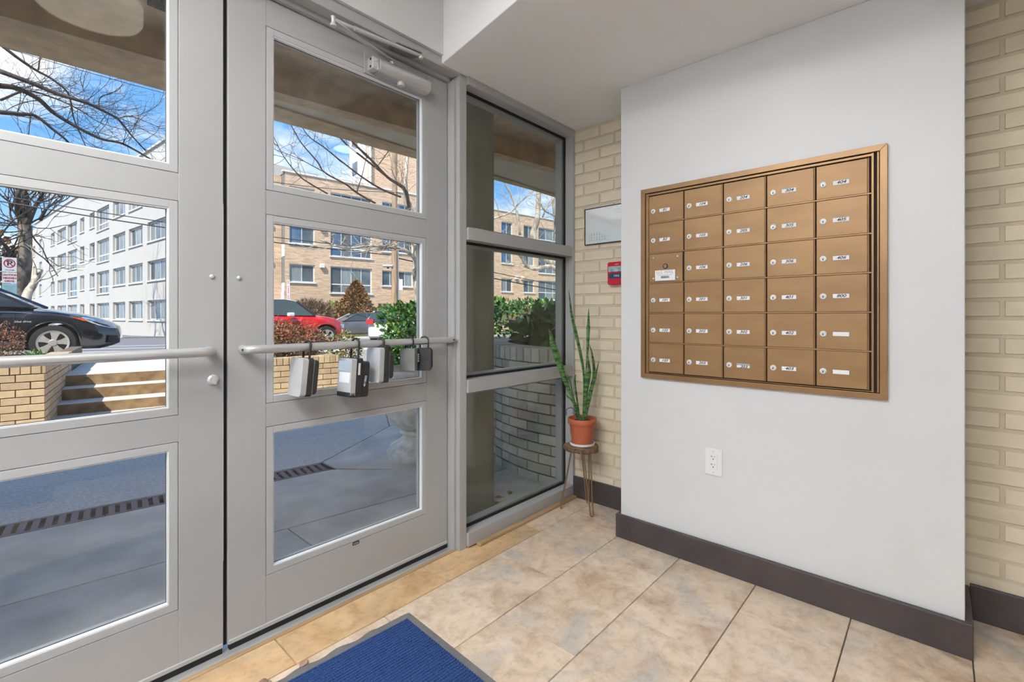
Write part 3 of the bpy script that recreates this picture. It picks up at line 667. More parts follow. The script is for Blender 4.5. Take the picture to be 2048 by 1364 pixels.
# ================================================================== PLANT AND STOOL
st = thing('plant_stool', 'low wood slice stool on three bronze hairpin legs in the alcove', 'stool', (2.232, 1.482, 0))
R_ = random.Random(5); n = 48
prof = []
rw = [.094 + .005 * math.sin(3 * a * 2 * PI / n + 1) + .003 * math.sin(7 * a * 2 * PI / n) for a in range(n)]
q = MB().prism([(rw[k] * .985 * math.cos(2 * PI * k / n), rw[k] * .985 * math.sin(2 * PI * k / n)) for k in range(n)], .338, .366); q.build('seat', 'wood', st, bevel=.002)
vs = []; 
for zz, s_ in ((.340, 1.0), (.352, 1.05), (.364, 1.0)):
    vs += [(rw[k] * s_ * math.cos(2 * PI * k / n), rw[k] * s_ * math.sin(2 * PI * k / n), zz) for k in range(n)]
MB().add(vs, [(i * n + k, i * n + (k + 1) % n, (i + 1) * n + (k + 1) % n, (i + 1) * n + k) for i in range(2) for k in range(n)]).build('bark_edge', 'bark', st, smooth='all')
for fx, fy in ((2.166, 1.577), (2.330, 1.505), (2.190, 1.391)):
    dx, dy = fx - 2.232, fy - 1.482; l = math.hypot(dx, dy); ux, uy = dx / l, dy / l; px_, py_ = -uy, ux
    top = (.055 * ux, .055 * uy)
    pts = [(top[0] + .022 * px_, top[1] + .022 * py_, .337), (dx + .008 * px_, dy + .008 * py_, .016), (dx + .005 * px_, dy + .005 * py_, .006), (dx, dy, .0035), (dx - .005 * px_, dy - .005 * py_, .006), (dx - .008 * px_, dy - .008 * py_, .016), (top[0] - .022 * px_, top[1] - .022 * py_, .337)]
    MB().tube(pts, .0042, 8).build('leg', 'copper', st, smooth=60)
    MB().obox((top[0], top[1], .3365), (.026 * px_, .026 * py_, 0), (.012 * ux, .012 * uy, 0), (0, 0, .0015)).build('leg_plate', 'copper', st)
pl = thing('potted_plant', 'snake plant with a few long mottled leaves in a terracotta pot', 'plant', (2.234, 1.480, .3665))
MB().lathe([(.064, 0), (.069, .004), (.070, .016), (.066, .016), (.062, .006)], 36).build('saucer', 'white', pl, smooth=40)
MB().lathe([(.056, .008), (.060, .030), (.072, .118), (.0725, .120), (.079, .121), (.081, .126), (.080, .149), (.0785, .151), (.073, .150), (.070, .135)], 40).build('pot', 'terra', pl, smooth=35)
MB().lathe([(.0705, .130), (.04, .137), (.0, .139)][:2] + [(.003, .139)], 30).build('soil', 'soil', pl, smooth='all')
def blade(pts, widths, tw0=0.0, name='leaf', m='snake', flat=.22):
    P = bez(pts, 6); n = len(P); q = MB(); k = 8; vs = []
    widths = [w * .8 for w in widths]; Wd = []
    for i in range(n):
        t = i / (n - 1) * (len(widths) - 1); j = min(int(t), len(widths) - 2); Wd.append(widths[j] + (widths[j + 1] - widths[j]) * (t - j))
    vd = Vector((.77, .64, 0)); sd = Vector((.64, -.77, 0))
    for i in range(n):
        t = (P[min(i + 1, n - 1)] - P[max(i - 1, 0)]).normalized(); a = tw0 + .5 * i / n
        side = (sd * math.cos(a) + vd * math.sin(a)); side = (side - t * side.dot(t)).normalized(); nn = t.cross(side)
        for c in range(k):
            b = 2 * PI * c / k; vs.append(P[i] + side * Wd[i] * math.cos(b) + nn * (Wd[i] * flat * math.sin(b) + Wd[i] * .25 * math.cos(b) ** 2))
    q.add(vs, [(i * k + c, i * k + (c + 1) % k, (i + 1) * k + (c + 1) % k, (i + 1) * k + c) for i in range(n - 1) for c in range(k)] + [tuple(range(k - 1, -1, -1)), tuple(range((n - 1) * k, n * k))])
    return q.build(name, m, pl, smooth=60)
# directions: right in view = (.669,-.743), up = z ; 1 px ~ .0028 m
def vp(du, dz, dd=0): return (du * .0028 * .669 + dd * .743, -du * .0028 * .743 + dd * .669, .139 + dz * .0028)
blade([vp(-2, -4), vp(-18, 40), vp(-32, 74), vp(-47, 118), vp(-57, 150), vp(-66, 182)], [.008, .010, .013, .022, .026, .024, .004], .1)
blade([vp(2, -4), vp(4, 60), vp(2, 104), vp(-8, 160, .02), vp(-19, 210, .03), vp(-25, 260, .04)], [.008, .008, .009, .013, .016, .012, .002], .3)
blade([vp(4, -4), vp(6, 70), vp(10, 130), vp(12, 175), vp(13, 222)], [.007, .006, .005, .010, .013, .002], -.3)
blade([vp(5, -4), vp(8, 50), vp(14, 92), vp(12, 126)], [.008, .012, .018, .003], .1)
blade([vp(7, -4), vp(14, 46), vp(24, 90, -.01), vp(20, 130, -.01), vp(14, 152, 0)], [.008, .014, .018, .012, .002], .5)
blade([vp(6, -2), vp(18, 60, -.02), vp(25, 85, -.02), vp(32, 118, -.02)], [.006, .011, .012, .002], .2)
blade([vp(-4, -4), vp(-10, 40), vp(-14, 78), vp(-13, 90)], [.009, .010, .010, .009], .6)
blade([vp(-4, -4), vp(-16, 36), vp(-24, 78), vp(-34, 96)], [.006, .007, .007, .002], .6)
blade([vp(-6, -4), vp(-18, 34), vp(-28, 46), vp(-32, 50)], [.004, .006, .008, .002], .2)
blade([vp(-6, -2), vp(-12, 8, -.02), vp(-15, 14, -.03), vp(-23, 16, -.03)], [.003, .005, .005, .002], .2)
MB().tube(bez([vp(-10, -2, -.03), vp(-14, 16, -.035), vp(-22, 26, -.03), vp(-32, 22, -.02), vp(-33, 10, -.02)], 6), .0022, 8).build('plant_tie', 'navy', pl, smooth=50)

# ================================================================== LOCKBOXES ON THE PUSH BAR
BYY, BZ, BR = 1.651, .979, .0142
def shackle(t, z_top, gap, r=.0035, m='black', drop=.0):
    # loop in the local y-z plane around the bar (local origin = bar centre)
    w = gap / 2; pts = [(0, -w, z_top - .02), (0, -w, -.004)]
    for i in range(9):
        a = PI - PI * i / 8; pts.append((0, w * math.cos(a), .0045 + w * .86 * math.sin(a)))
    pts += [(0, w, -.004), (0, w, z_top - .02)]
    MB().tube(pts, r, 10).build('shackle', m, t, smooth=60)
def rbox(w, d, z0, z1, r=.012, n=4, taper=1.0):
    # rounded rect in the (y,z) plane extruded along x
    pts = []
    for cy, cz, a0 in ((w / 2 - r, z1 - r, 0), (-w / 2 + r, z1 - r, 90), (-w / 2 + r, z0 + r, 180), (w / 2 - r, z0 + r, 270)):
        for k in range(n + 1):
            a = math.radians(a0 + 90 * k / n); pts.append((cy + r * math.cos(a), cz + r * math.sin(a)))
    q = MB(); m_ = len(pts)
    q.add([(d[0], a, b) for a, b in pts] + [(d[1], a, b) for a, b in pts], [tuple(range(m_ - 1, -1, -1)), tuple(range(m_, 2 * m_))] + [(i, (i + 1) % m_, m_ + (i + 1) % m_, m_ + i) for i in range(m_)])
    return q
GL = 'key lockboxes hanging on the push bar'
def lb(x, label, rx=0, ry=0, rz=0):
    t = thing('lockbox', label, 'lockbox', (x, BYY, BZ), group=GL); t.rotation_euler = (rx, ry, rz); return t
t = lb(.757, 'silver faced lockbox with rounded dark sides on the push bar', 0, .10, .10)
shackle(t, -.035, .040, .0042)
rbox(.082, (-.0335, -.0135), -.170, -.038, .012).build('front_shell', 'silver', t, smooth=40, bevel=.002)
rbox(.086, (-.0135, .006), -.171, -.037, .013).build('body', 'dgrey', t, smooth=40, bevel=.002)
rbox(.078, (.006, .011), -.166, -.041, .012).build('seam', 'silver', t, smooth=40)
rbox(.082, (.011, .026), -.164, -.044, .016).build('rear_shell', 'dgrey', t, smooth=40, bevel=.003)
t = lb(.942, 'lockbox with clear cover, paper tag and white number on its side', 0, .07, .12)
shackle(t, -.045, .044, .0042)
rbox(.080, (-.040, -.018), -.192, -.052, .006).build('face_plate', 'silver', t, smooth=40, bevel=.001)
MB().box((-.0412, -.032, -.142), (-.040, .030, -.104)).build('paper_tag', 'paper', t)
MB().box((-.0415, -.036, -.100), (-.0402, .036, -.062)).build('clear_window', 'chrome', t)
MB().box((-.042, -.040, -.194), (-.018, .040, -.176)).build('base_cap', 'black', t, bevel=.003)
rbox(.084, (-.018, .008), -.196, -.050, .008).build('body', 'black', t, smooth=40, bevel=.002)
rbox(.082, (.010, .040), -.197, -.062, .012).build('rear_shell', 'black', t, smooth=40, bevel=.002)
MB().box((-.012, -.0428, -.112), (-.003, -.0418, -.068)).build('side_tag', 'paper', t)
text_mesh('4015832', .012, 'paper', 'lettering', t, Matrix.Translation((.023, -.0418, -.136)) @ Matrix.Rotation(PI / 2, 4, 'X') @ Matrix.Rotation(math.radians(82), 4, 'Z'), sx=1.0, bold=.0002)
t = lb(1.052, 'pale faced lockbox hung close up under the bar by a short shackle', 0, .05, .15)
shackle(t, -.010, .036, .005, 'dgrey')
rbox(.078, (-.034, -.012), -.152, -.016, .010).build('front_shell', 'silver', t, smooth=40, bevel=.002)
rbox(.084, (-.012, .012), -.154, -.006, .010).build('body', 'dgrey', t, smooth=40, bevel=.002)
rbox(.076, (.012, .017), -.150, -.022, .010).build('seam', 'silver', t, smooth=40)
rbox(.080, (.017, .036), -.140, -.035, .016).build('rear_shell', 'dgrey', t, smooth=40, bevel=.003)
t = lb(1.190, 'small grey combination lockbox with four number dials', 0, 0, .55)
shackle(t, -.012, .036, .0034)
rbox(.064, (-.020, .008), -.119, -.027, .003).build('body', 'lbgrey', t, smooth=40, bevel=.001)
rbox(.066, (.008, .022), -.120, -.028, .004).build('dial_housing', 'black', t, smooth=40)
for i in range(4):
    MB().tube([(.0105, -.0335, -.054 - i * .009), (.0195, -.0335, -.054 - i * .009)], .0036, 10).build('dial', 'silver', t)
t = lb(1.268, 'dark wrinkled pouch style lockbox beside the hinge stile', 0, 0, .75)
shackle(t, -.012, .034, .0038, 'dgrey')
rbox(.062, (-.032, .004), -.124, -.029, .004).build('body', 'dgrey', t, smooth=40, bevel=.001)
rbox(.066, (.004, .024), -.125, -.030, .016).build('rear_shell', 'black', t, smooth=40, bevel=.002)

# ================================================================== EXTERIOR: COURT, CANOPY, STEPS
GZ = -.018
E1 = Vector((.9836, -.1805, 0)); E2 = Vector((.1805, .9836, 0)); C0 = Vector((.385, 6.46, 0))
RE = math.atan2(-.1805, .9836)
def EP(a, s, z=0): v = C0 + E1 * a + E2 * s; return (v.x, v.y, z)
def ep2(a, s): v = C0 + E1 * a + E2 * s; return (v.x, v.y)
court = struct('ground_court', MB().box((-9, 1.80, -.4), (9, 8.3, GZ - .012)), 'pit', 'dark joint bed beneath the entrance court slabs', 'ground')
def slab(poly, m, gap=.004):
    c = Vector((sum(p[0] for p in poly) / len(poly), sum(p[1] for p in poly) / len(poly)))
    pp = []
    n = len(poly)
    a2 = sum(poly[i][0] * poly[(i + 1) % n][1] - poly[(i + 1) % n][0] * poly[i][1] for i in range(n))
    if a2 < 0: poly = poly[::-1]
    for i in range(n):   # inset
        p0, p1, p2 = (Vector(poly[(i + k) % n]) for k in (-1, 0, 1))
        d1 = (p1 - p0).normalized(); d2 = (p2 - p1).normalized(); n1 = Vector((-d1.y, d1.x)); n2 = Vector((-d2.y, d2.x))
        b = (n1 + n2); b = b / max(.3, b.dot(n1)); pp.append(tuple(p1 + b * gap))
    MB().prism(pp, GZ - .06, GZ).build('concrete_slab', m, court, bevel=.003)
jl = lambda x, x0, y0, x1, y1: y0 + (y1 - y0) * (x - x0) / (x1 - x0)
J1 = lambda x: jl(x, .035, 2.654, 1.82, 2.413)
DN = lambda x: jl(x, .046, 3.477, 1.652, 3.245)
DF = lambda x: jl(x, .049, 3.675, 1.694, 3.458)
J2 = lambda x: jl(x, .057, 4.31, 2.587, 4.071)
slab([(-1.2, 1.81), (1.05, 1.81), (1.05, J1(1.05)), (-1.2, J1(-1.2))], 'conc'); slab([(1.05, 1.81), (5, 1.81), (5, J1(5)), (1.05, J1(1.05))], 'conc')
slab([(-1.2, J1(-1.2)), (1.9, J1(1.9)), (2.087, 2.778), (1.664, 3.243), (-1.2, DN(-1.2))], 'conc')
slab([(1.9, J1(1.9)), (5, J1(5)), (5, 2.3), (2.6, 2.45), (2.087, 2.778)], 'conc')
slab([(1.70, 3.243), (2.087, 2.778), (2.6, 2.45), (5, 2.3), (5, 3.8), (2.70, 4.078), (1.70, 3.458)], 'conc')
slab([(-1.2, DF(-1.2)), (1.694, DF(1.694)), (2.70, 4.078), (-1.2, J2(-1.2))], 'agg')
slab([(-1.2, J2(-1.2)), (1.0, J2(1.0)), ep2(.95, 0.4), ep2(-1.6, .4)], 'agg'); slab([(1.0, J2(1.0)), (2.70, 4.078), ep2(3.4, 0.0), ep2(.95, .4)], 'agg')
slab([(2.70, 4.078), (5, 3.8), (5.5, 5.6), ep2(3.4, 0.0)], 'agg')
slab([ep2(-.1, .4), ep2(1.8, .4), ep2(1.8, .9), ep2(-.1, .9)], 'agg')
# trench drain: sections of grate
gdir = Vector((1.652 - .046, 3.245 - 3.477, 0)).normalized(); gperp = Vector((-gdir.y, gdir.x, 0)); rz_ = math.atan2(gdir.y, gdir.x)
gend = Vector((1.652, 3.245, 0)); PIT = .0508; NB = 12; SECL = PIT * NB
bar_me = None
for sct in range(5):
    o = gend - gdir * (SECL * (sct + 1) + .004 * sct)
    t = thing('drain_grate', ('rusty iron trench grate end section nearest the stone urn', 'rusty iron trench grate second section from the urn end', 'rusty iron trench grate third section from the urn end', 'rusty iron trench grate fourth section from the urn end', 'rusty iron trench grate section furthest from the stone urn')[sct], 'drain', (o.x, o.y, GZ - .012), rz_, group='trench grate sections in the court')
    MB().box((0, .004, 0), (SECL, .026, .011)).build('rim', 'grate', t); MB().box((0, .178, 0), (SECL, .200, .011)).build('rim', 'grate', t)
    if bar_me is None:
        bar_me = bpy.data.meshes.new('bar'); qq = MB().box((0, .026, -.004), (.029, .178, .0105)); bar_me.from_pydata(qq.v, [], qq.f); bar_me.materials.append(M['grate'])
    for k in range(NB): mkobj('bar', bar_me, None, t, loc=(k * PIT + .011, 0, 0))
for i, (u, v, sz, r, lab) in enumerate([(2.06, 2.10, .07, .4, 'curled reddish leaf on the concrete by the brick planter'), (2.05, 2.16, .05, 1.2, 'brown leaf on the concrete touching the curled reddish leaf'), (2.10, 1.97, .045, 2.2, 'dark leaf on the concrete below the sidelight'), (2.03, 1.93, .055, 3.0, 'pale pink leaf on the concrete beside the column foot')]):
    leaf_obj('fallen_leaf', (u, v, GZ), sz, r, lab)
leaf_obj('fallen_leaf', (2.17, 1.97, GZ), .05, .8, 'green leaf on the concrete between sidelight and planter', 'leafyel')
leaf_obj('fallen_leaf', (.255, 1.885, GZ), .045, .3, 'green leaf outside at the foot of the glazed door', 'leafyel')
# canopy and upper building
CAN = thing('canopy', 'concrete entrance canopy with a downstand edge beam', 'canopy', (0, 2.5, 2.6), kind='structure')
def PK(mb_, nm, m, **kw):
    mb_.v = [(a, b - 2.5, c - 2.6) for a, b, c in mb_.v]; return mb_.build(nm, m, CAN, **kw)
ci_ = lambda x: 3.486 - .1592 * x       # soffit / beam corner
PK(MB().prism([(-6, 1.82), (8, 1.82), (8, ci_(8)), (-6, ci_(-6))], 2.60, 2.78), 'soffit_slab', 'soffit')
bi_ = lambda x: 3.165 - .1480 * x
PK(MB().prism([(-6, bi_(-6)), (8, bi_(8)), (8, bi_(8) + .095), (1.0, bi_(1.0) + .115), (1.0, 3.19), (-.2, bi_(-.2) + .125), (-6, bi_(-6) + .125)], 2.45, 2.60), 'edge_beam', 'soffit')
PK(MB().prism([(-6, bi_(-6) + .06), (-.2, bi_(-.2) + .06), (-.2, bi_(-.2) + .125), (8, bi_(8) + .30), (8, 3.40), (-6, 4.3)], 2.60, 2.78), 'top_slab', 'soffit')
PK(MB().prism([(1.02, bi_(1.02) + .1145), (8, bi_(8) + .0945), (8, 3.19), (1.0, 3.19)], 2.452, 2.60), 'cream_panel', 'soffitc')
PK(MB().prism([(1.0, 3.185), (8, 3.185), (8, 3.25), (.95, 3.25)], 2.44, 2.60), 'drip_edge', 'soffit')
PK(MB().box((.478, 2.30, 2.47), (.80, 2.612, 2.60)), 'downlight_box', 'barkdark')
struct('wall_upper', MB().box((-22, -6, 2.72), (9, 1.755, 8.9)), 'facade', 'brick wall of the building above the canopy', 'wall')
struct('wall_outside_left', MB().box((-8, 1.79, -.2), (-1.2, 1.9, 2.75)), 'facade', 'brick outer wall left of the doors', 'wall')
struct('wall_outside_right', MB().box((2.50, 1.50, -.2), (9, 1.645, 2.75)), 'facade', 'brick outer wall right of the sidelight', 'wall')
struct('wall_outside_header', MB().box((-1.2, 1.757, 2.335), (2.50, 1.80, 2.75)), 'facade', 'wall band over the doors under the canopy', 'wall')
q = MB().lathe([(.205, GZ), (.200, GZ + .02), (.200, 2.6)], 48, (1.85, 2.075, 0))
tag(q.build('porch_column', 'column', smooth=40), 'round olive painted concrete column just outside the sidelight', 'column')

# steps
stp = thing('entrance_steps', 'three stained concrete steps rising to the sidewalk', 'steps', EP(0, .783, GZ), RE)
SWD = 1.62
for i, (s0, z0, z1) in enumerate(((.783, GZ, .100), (1.125, GZ, .230), (1.425, GZ, .360))):
    s1 = (1.125, 1.425, 1.75)[i]
    MB().box((0, s0 - .783, z0 - GZ), (SWD, 1.75 - .783, z1 - GZ - .004)).build('riser', 'riser', stp)
    MB().box((0, s0 - .783 + .001, z1 - GZ - .004), (SWD, s1 - .783, z1 - GZ)).build('tread', 'lightconc', stp, bevel=.002)
struct('ground_sidewalk', MB().prism([ep2(-14, 3.5), ep2(0, 3.5), ep2(0, 1.755), ep2(SWD, 1.755), ep2(SWD, 3.5), ep2(20, 3.5), ep2(20, 5.25), ep2(-14, 5.25)], .05, .36), 'lightconc', 'pale concrete sidewalk above the steps', 'sidewalk')
struct('ground_kerb', MB().prism([ep2(-14, 5.25), ep2(20, 5.25), ep2(20, 5.42), ep2(-14, 5.42)], -.3, .375), 'lightconc', 'concrete kerb along the street', 'kerb')

# brick planters beside the steps
BLn, BH, BD = .203, .072, .095
def brick_mesh(l, d, hh, m, key={}):
    k = (round(l, 3), round(d, 3), round(hh, 3), m)
    if k not in key:
        e_ = .003; q = MB(); w = l / 2; D_ = d / 2; H_ = hh / 2
        q.add([(-w + e_, -D_, -H_ + e_), (w - e_, -D_, -H_ + e_), (w - e_, -D_, H_ - e_), (-w + e_, -D_, H_ - e_), (-w, -D_ + e_, -H_), (w, -D_ + e_, -H_), (w, -D_ + e_, H_), (-w, -D_ + e_, H_), (-w, D_, -H_), (w, D_, -H_), (w, D_, H_), (-w, D_, H_)],
              [(0, 1, 2, 3), (4, 5, 1, 0), (5, 6, 2, 1), (6, 7, 3, 2), (7, 4, 0, 3), (4, 8, 9, 5), (5, 9, 10, 6), (6, 10, 11, 7), (7, 11, 8, 4), (8, 11, 10, 9)])
        me = bpy.data.meshes.new('brick'); me.from_pydata(q.v, [], q.f); me.materials.append(M[m]); key[k] = me
    return key[k]
def brick_run(t, p0, d, length, ztop, ncourse, m, phase=0, out=None, cap=.095, capd=.2, corner=0, skipcap=False):
    """courses of bricks on the face that starts at local p0 and runs along d; faces look to the right of d"""
    d = Vector(d); rz = math.atan2(d.y, d.x)
    J = .0085
    for c in range(ncourse):
        z1 = ztop - cap - c * BH; off = (phase + (c % 2) * BLn / 2) % BLn
        x = -off
        while x < length - .01:
            a, b = max(x, 0) + J / 2, min(x + BLn, length) - J / 2
            if b - a > .03:
                o = mkobj('brick', brick_mesh(round(b - a, 3), BD, BH - J, m), None, t)
                ctr = Vector(p0) + d * ((a + b) / 2) + Vector((-d.y, d.x, 0)) * (BD / 2 + random.uniform(-.002, .002))
                o.location = (ctr.x, ctr.y, z1 - BH / 2); o.rotation_euler = (0, 0, rz + random.uniform(-.004, .004))
            x += BLn
    if not skipcap:
        x = 0
        while x < length - .03:
            b = min(x + .0715, length)
            o = mkobj('cap_brick', brick_mesh(round(b - x - J, 3), capd, cap - .006, m), None, t)
            ctr = Vector(p0) + d * ((x + b) / 2) + Vector((-d.y, d.x, 0)) * (capd / 2 - .004)
            o.location = (ctr.x, ctr.y, ztop - cap / 2 + .002); o.rotation_euler = (0, 0, rz); x += .0715
def planter(name, label, a0, a1, ztop, sides, soilz, smax=3.45):
    t = thing(name, label, 'planter', EP(a0, 0, GZ), RE)
    w = a1 - a0
    MB().box((.012, .012, 0), (w - .012, BD + .05, ztop - GZ - .008)).build('core', 'ymortar', t)
    q = MB()
    q.box((w - BD - .05, .012, 0), (w - .012, smax, ztop - GZ - .008)); q.box((.012, .012, 0), (BD + .05, smax, ztop - GZ - .008)); q.build('side_core', 'ymortar', t)
    brick_run(t, (0, 0, 0), (1, 0, 0), w, ztop - GZ, 8, 'ybrick', (BLn - w % BLn) % BLn)
    if 'r' in sides: brick_run(t, (w, 0, 0), (0, 1, 0), 2.05, ztop - GZ, 8, 'ybrick', BLn / 2)
    if 'l' in sides: brick_run(t, (0, 1.4, 0), (0, -1, 0), 1.4, ztop - GZ, 8, 'ybrick', 0)
    MB().box((.05, .05, 0), (w - .05, smax, soilz - GZ)).build('soil', 'soil', t)
    return t
planter('brick_planter', 'yellow brick planter wall on the left of the steps', -2.6, 0, .62, 'r', .53)
planter('brick_planter', 'yellow brick planter wall between the steps and the hedge', SWD + .01, 2.817, .56, 'lr', .47)

# round planter
rp = thing('round_planter', 'round buff brick planter with soldier brick rim against the building', 'planter', (3.76, 1.95, GZ))
RR = 1.30; top = .87 - GZ; CP = .0668
aw = math.asin((1.66 - 1.95) / RR)
def arc(r, n=64): return [(r * math.cos(a_), r * math.sin(a_)) for a_ in [PI - aw * r_ - (PI - 2 * aw * r_) * i / n for r_ in (1,) for i in range(n + 1)]]
MB().prism(arc(RR - .012) + arc(RR - .20)[::-1], 0, top - .01).build('core', 'gmortar', rp)
MB().prism(arc(RR - .201), 0, top - .07).build('soil', 'soil', rp)
angs = lambda y: PI - math.asin(max(-1, min(1, (y - 1.95) / RR)))
J = .009
for c in range(12):
    z1 = top - .097 - c * CP
    a = PI + .215; k = c % 2
    first = True
    while a > PI * .42:
        l = .203 if a > PI - .19 else .112
        if first and k: l *= .5
        first = False
        da = l / RR; am = a - da / 2
        o = mkobj('brick', brick_mesh(round(l - J, 3), .09, CP - J, 'gbrick'), None, rp)
        o.location = ((RR - .045 + random.uniform(-.003, .003)) * math.cos(am), (RR - .045) * math.sin(am), z1 - CP / 2); o.rotation_euler = (0, 0, am + PI / 2)
        a -= da
a = PI + .215
while a > PI * .36:
    da = .0735 / RR; am = a - da / 2
    o = mkobj('cap_brick', brick_mesh(.0645, .205, .092, 'gbrick'), None, rp); o.location = ((RR - .095) * math.cos(am), (RR - .095) * math.sin(am), top - .048); o.rotation_euler = (0, 0, am + PI / 2); a -= da

# urn
ur = thing('stone_urn', 'weathered cast stone urn with lobed bowl on a fluted foot', 'urn', (2.307, 3.072, GZ))
MB().lathe([(.243, 0), (.247, .012), (.247, .045), (.240, .055), (.232, .058)], 48).build('plinth', 'stone', ur, smooth=35)
MB().lathe([(.232, .056), (.226, .064), (.224, .088), (.214, .096)], 168, mod=lambda a, z: 1 - .025 * (1 - abs(math.sin(a * 20)))).build('fluted_ring', 'stone', ur, smooth='all')
MB().lathe([(.214, .094), (.196, .102), (.160, .122), (.132, .150), (.122, .168), (.120, .176), (.142, .180), (.152, .190), (.152, .202), (.142, .210), (.122, .213)], 48).build('stem', 'stone', ur, smooth=45)
MB().lathe([(.118, .210), (.140, .222), (.200, .262), (.248, .320), (.272, .385), (.278, .44), (.268, .50), (.262, .53)], 144, mod=lambda a, z: 1 - .085 * (1 - abs(math.sin(a * 8))) * min(1, (z - .2) * 12)).build('bowl', 'stone', ur, smooth='all')
MB().lathe([(.262, .525), (.268, .545), (.30, .60), (.325, .65), (.33, .675), (.318, .69), (.29, .69), (.27, .60)], 120, mod=lambda a, z: 1 - .03 * (1 - abs(math.sin(a * 14))) * (1 if z < .66 else 0)).build('rim', 'stone', ur, smooth='all')
MB().lathe([(.283, .60), (.01, .61)], 30).build('soil', 'soil', ur)
# ================================================================== FOLIAGE
def leaf_add(q, p, d, up, l, w):
    d = d.normalized(); s = d.cross(up)
    if s.length < 1e-3: s = Vector((1, 0, 0))
    s.normalize(); n = s.cross(d)
    a = p; b = p + d * l * .5 + s * w + n * l * .08; c = p + d * l; e = p + d * l * .5 - s * w + n * l * .08
    m_ = p + d * l * .5 - n * l * .02
    q.add([a, b, c, e, m_], [(0, 4, 1), (4, 2, 1), (0, 3, 4), (4, 3, 2)])
def rdir(R, zb=0):
    v = Vector((R.gauss(0, 1), R.gauss(0, 1), R.gauss(0, 1) + zb)); return v.normalized()
def shrub(name, label, cat, parts, seed, group=None, loc=(0, 0, 0), stems=8, h0=0, stem_m='barkbrown', rz=0, spread=.5, stemr=.008):
    """parts: list of (material, n leaves, leaf len, leaf width, shape function(R)->(point, outward))"""
    R = random.Random(seed); t = thing(name, label, cat, loc, rz, group)
    for m, n, l, w, fn in parts:
        q = MB()
        for _ in range(n):
            p, o = fn(R); d = (rdir(R, .3) + o * .9)
            leaf_add(q, p, d, rdir(R), l * R.uniform(.7, 1.2), w * R.uniform(.75, 1.2))
        tag(q.build('foliage', m, t), kind='stuff')
    q = MB()
    for _ in range(stems):
        p, o = parts[0][4](R); b = Vector((p.x * spread, p.y * spread, h0))
        mid = (b + p) / 2 + Vector((R.uniform(-.05, .05), R.uniform(-.05, .05), .02))
        q.tube([b, mid, p], [stemr, stemr * .7, stemr * .35], 5)
    q.build('stem', stem_m, t)
    return t
def ell(rx, ry, rz, cz, shell=.55, flat=False):
    def fn(R):
        while True:
            v = Vector((R.uniform(-1, 1), R.uniform(-1, 1), R.uniform(-1, 1)))
            if shell < v.length < 1: break
        k = v.normalized()
        b = 1 + .12 * mnoise.noise(Vector((k.x * 2.3 + rx * 9, k.y * 2.3, k.z * 2.3)))
        return Vector((v.x * rx * b, v.y * ry * b, cz + v.z * rz * b)), k
    return fn
def boxy(x, y, z0, z1, shell=.6):
    def fn(R):
        while True:
            v = Vector((R.uniform(-1, 1), R.uniform(-1, 1), R.uniform(-1, 1)))
            if max(abs(v.x), abs(v.y), abs(v.z)) > shell: break
        k = v.normalized(); b = 1 + .13 * mnoise.noise(Vector((v.x * 3, v.y * 3 + 4, v.z * 3 + x)))
        return Vector((v.x * x * b, v.y * y * b, (z0 + z1) / 2 + v.z * (z1 - z0) / 2 * b)), k
    return fn
# glossy hedge behind the urn, hedge behind round planter, bush in round planter
shrub('laurel_hedge', 'dense glossy dark green hedge behind the stone urn', 'hedge', [('leafdark', 7500, .075, .023, boxy(.55, .55, .05, 1.22, .5)), ('leafyel', 420, .065, .02, boxy(.57, .57, .1, 1.25, .9))], 11, loc=(3.98, 5.05, GZ), stems=24, rz=-.3)
shrub('laurel_hedge', 'long clipped green hedge behind the round brick planter', 'hedge', [('leafdark', 6000, .11, .03, boxy(2.3, .5, .3, 1.33)), ('leafyel', 900, .09, .026, boxy(2.3, .5, .5, 1.37, .88))], 12, loc=(6.9, 4.75, GZ), stems=30, rz=-.55)
shrub('camellia_bush', 'broad leaved dark bush growing in the round brick planter', 'shrub', [('leafdark', 1100, .14, .042, ell(.62, .5, .19, .15, .3)), ('leafyel', 36, .07, .028, ell(.62, .5, .19, .16, .85))], 13, loc=(3.62, 2.42, .80), stems=16)
tag(MB().prism([(3.0, 5.25), (3.35, 4.5), (4.2, 4.05), (5.2, 3.6), (5.25, 3.75), (4.3, 4.2), (3.47, 4.62), (3.12, 5.32)], GZ, .42).build('bed_edging', 'lightconc', bevel=.01), 'low curved concrete edging in front of the green hedge', 'edging')
# shrubs in the brick planters
ctr = EP(2.2, .55, .47)
shrub('russet_shrub', 'leggy russet shrub in the brick planter in front of the red car', 'shrub', [('leafred', 6500, .042, .013, ell(.90, .42, .28, .25, .1)), ('leafyel', 300, .035, .012, ell(.85, .42, .27, .10, .1)), ('twig', 2200, .08, .0025, ell(.92, .42, .33, .28, .1))], 21, loc=(ctr[0] - .25, ctr[1], ctr[2]), stems=60, rz=RE, stemr=.005)
ctr = EP(3.2, 1.0, .47)
shrub('nandina_shrub', 'small orange and yellow green shrub at the planter corner', 'shrub', [('leafred', 420, .05, .014, ell(.26, .26, .24, .2, .1)), ('leafyel', 420, .05, .015, ell(.28, .28, .27, .22, .2))], 22, loc=(ctr[0], ctr[1], .36), stems=14, stemr=.004)
ctr = EP(-.40, .75, .53)
shrub('nandina_shrub', 'coppery red nandina shrub in the planter beside the steps', 'shrub', [('leafred', 900, .030, .009, ell(.17, .2, .28, .22, .1)), ('leafyel', 60, .035, .01, ell(.16, .16, .14, .1, .1))], 23, loc=ctr, stems=16, stemr=.004)
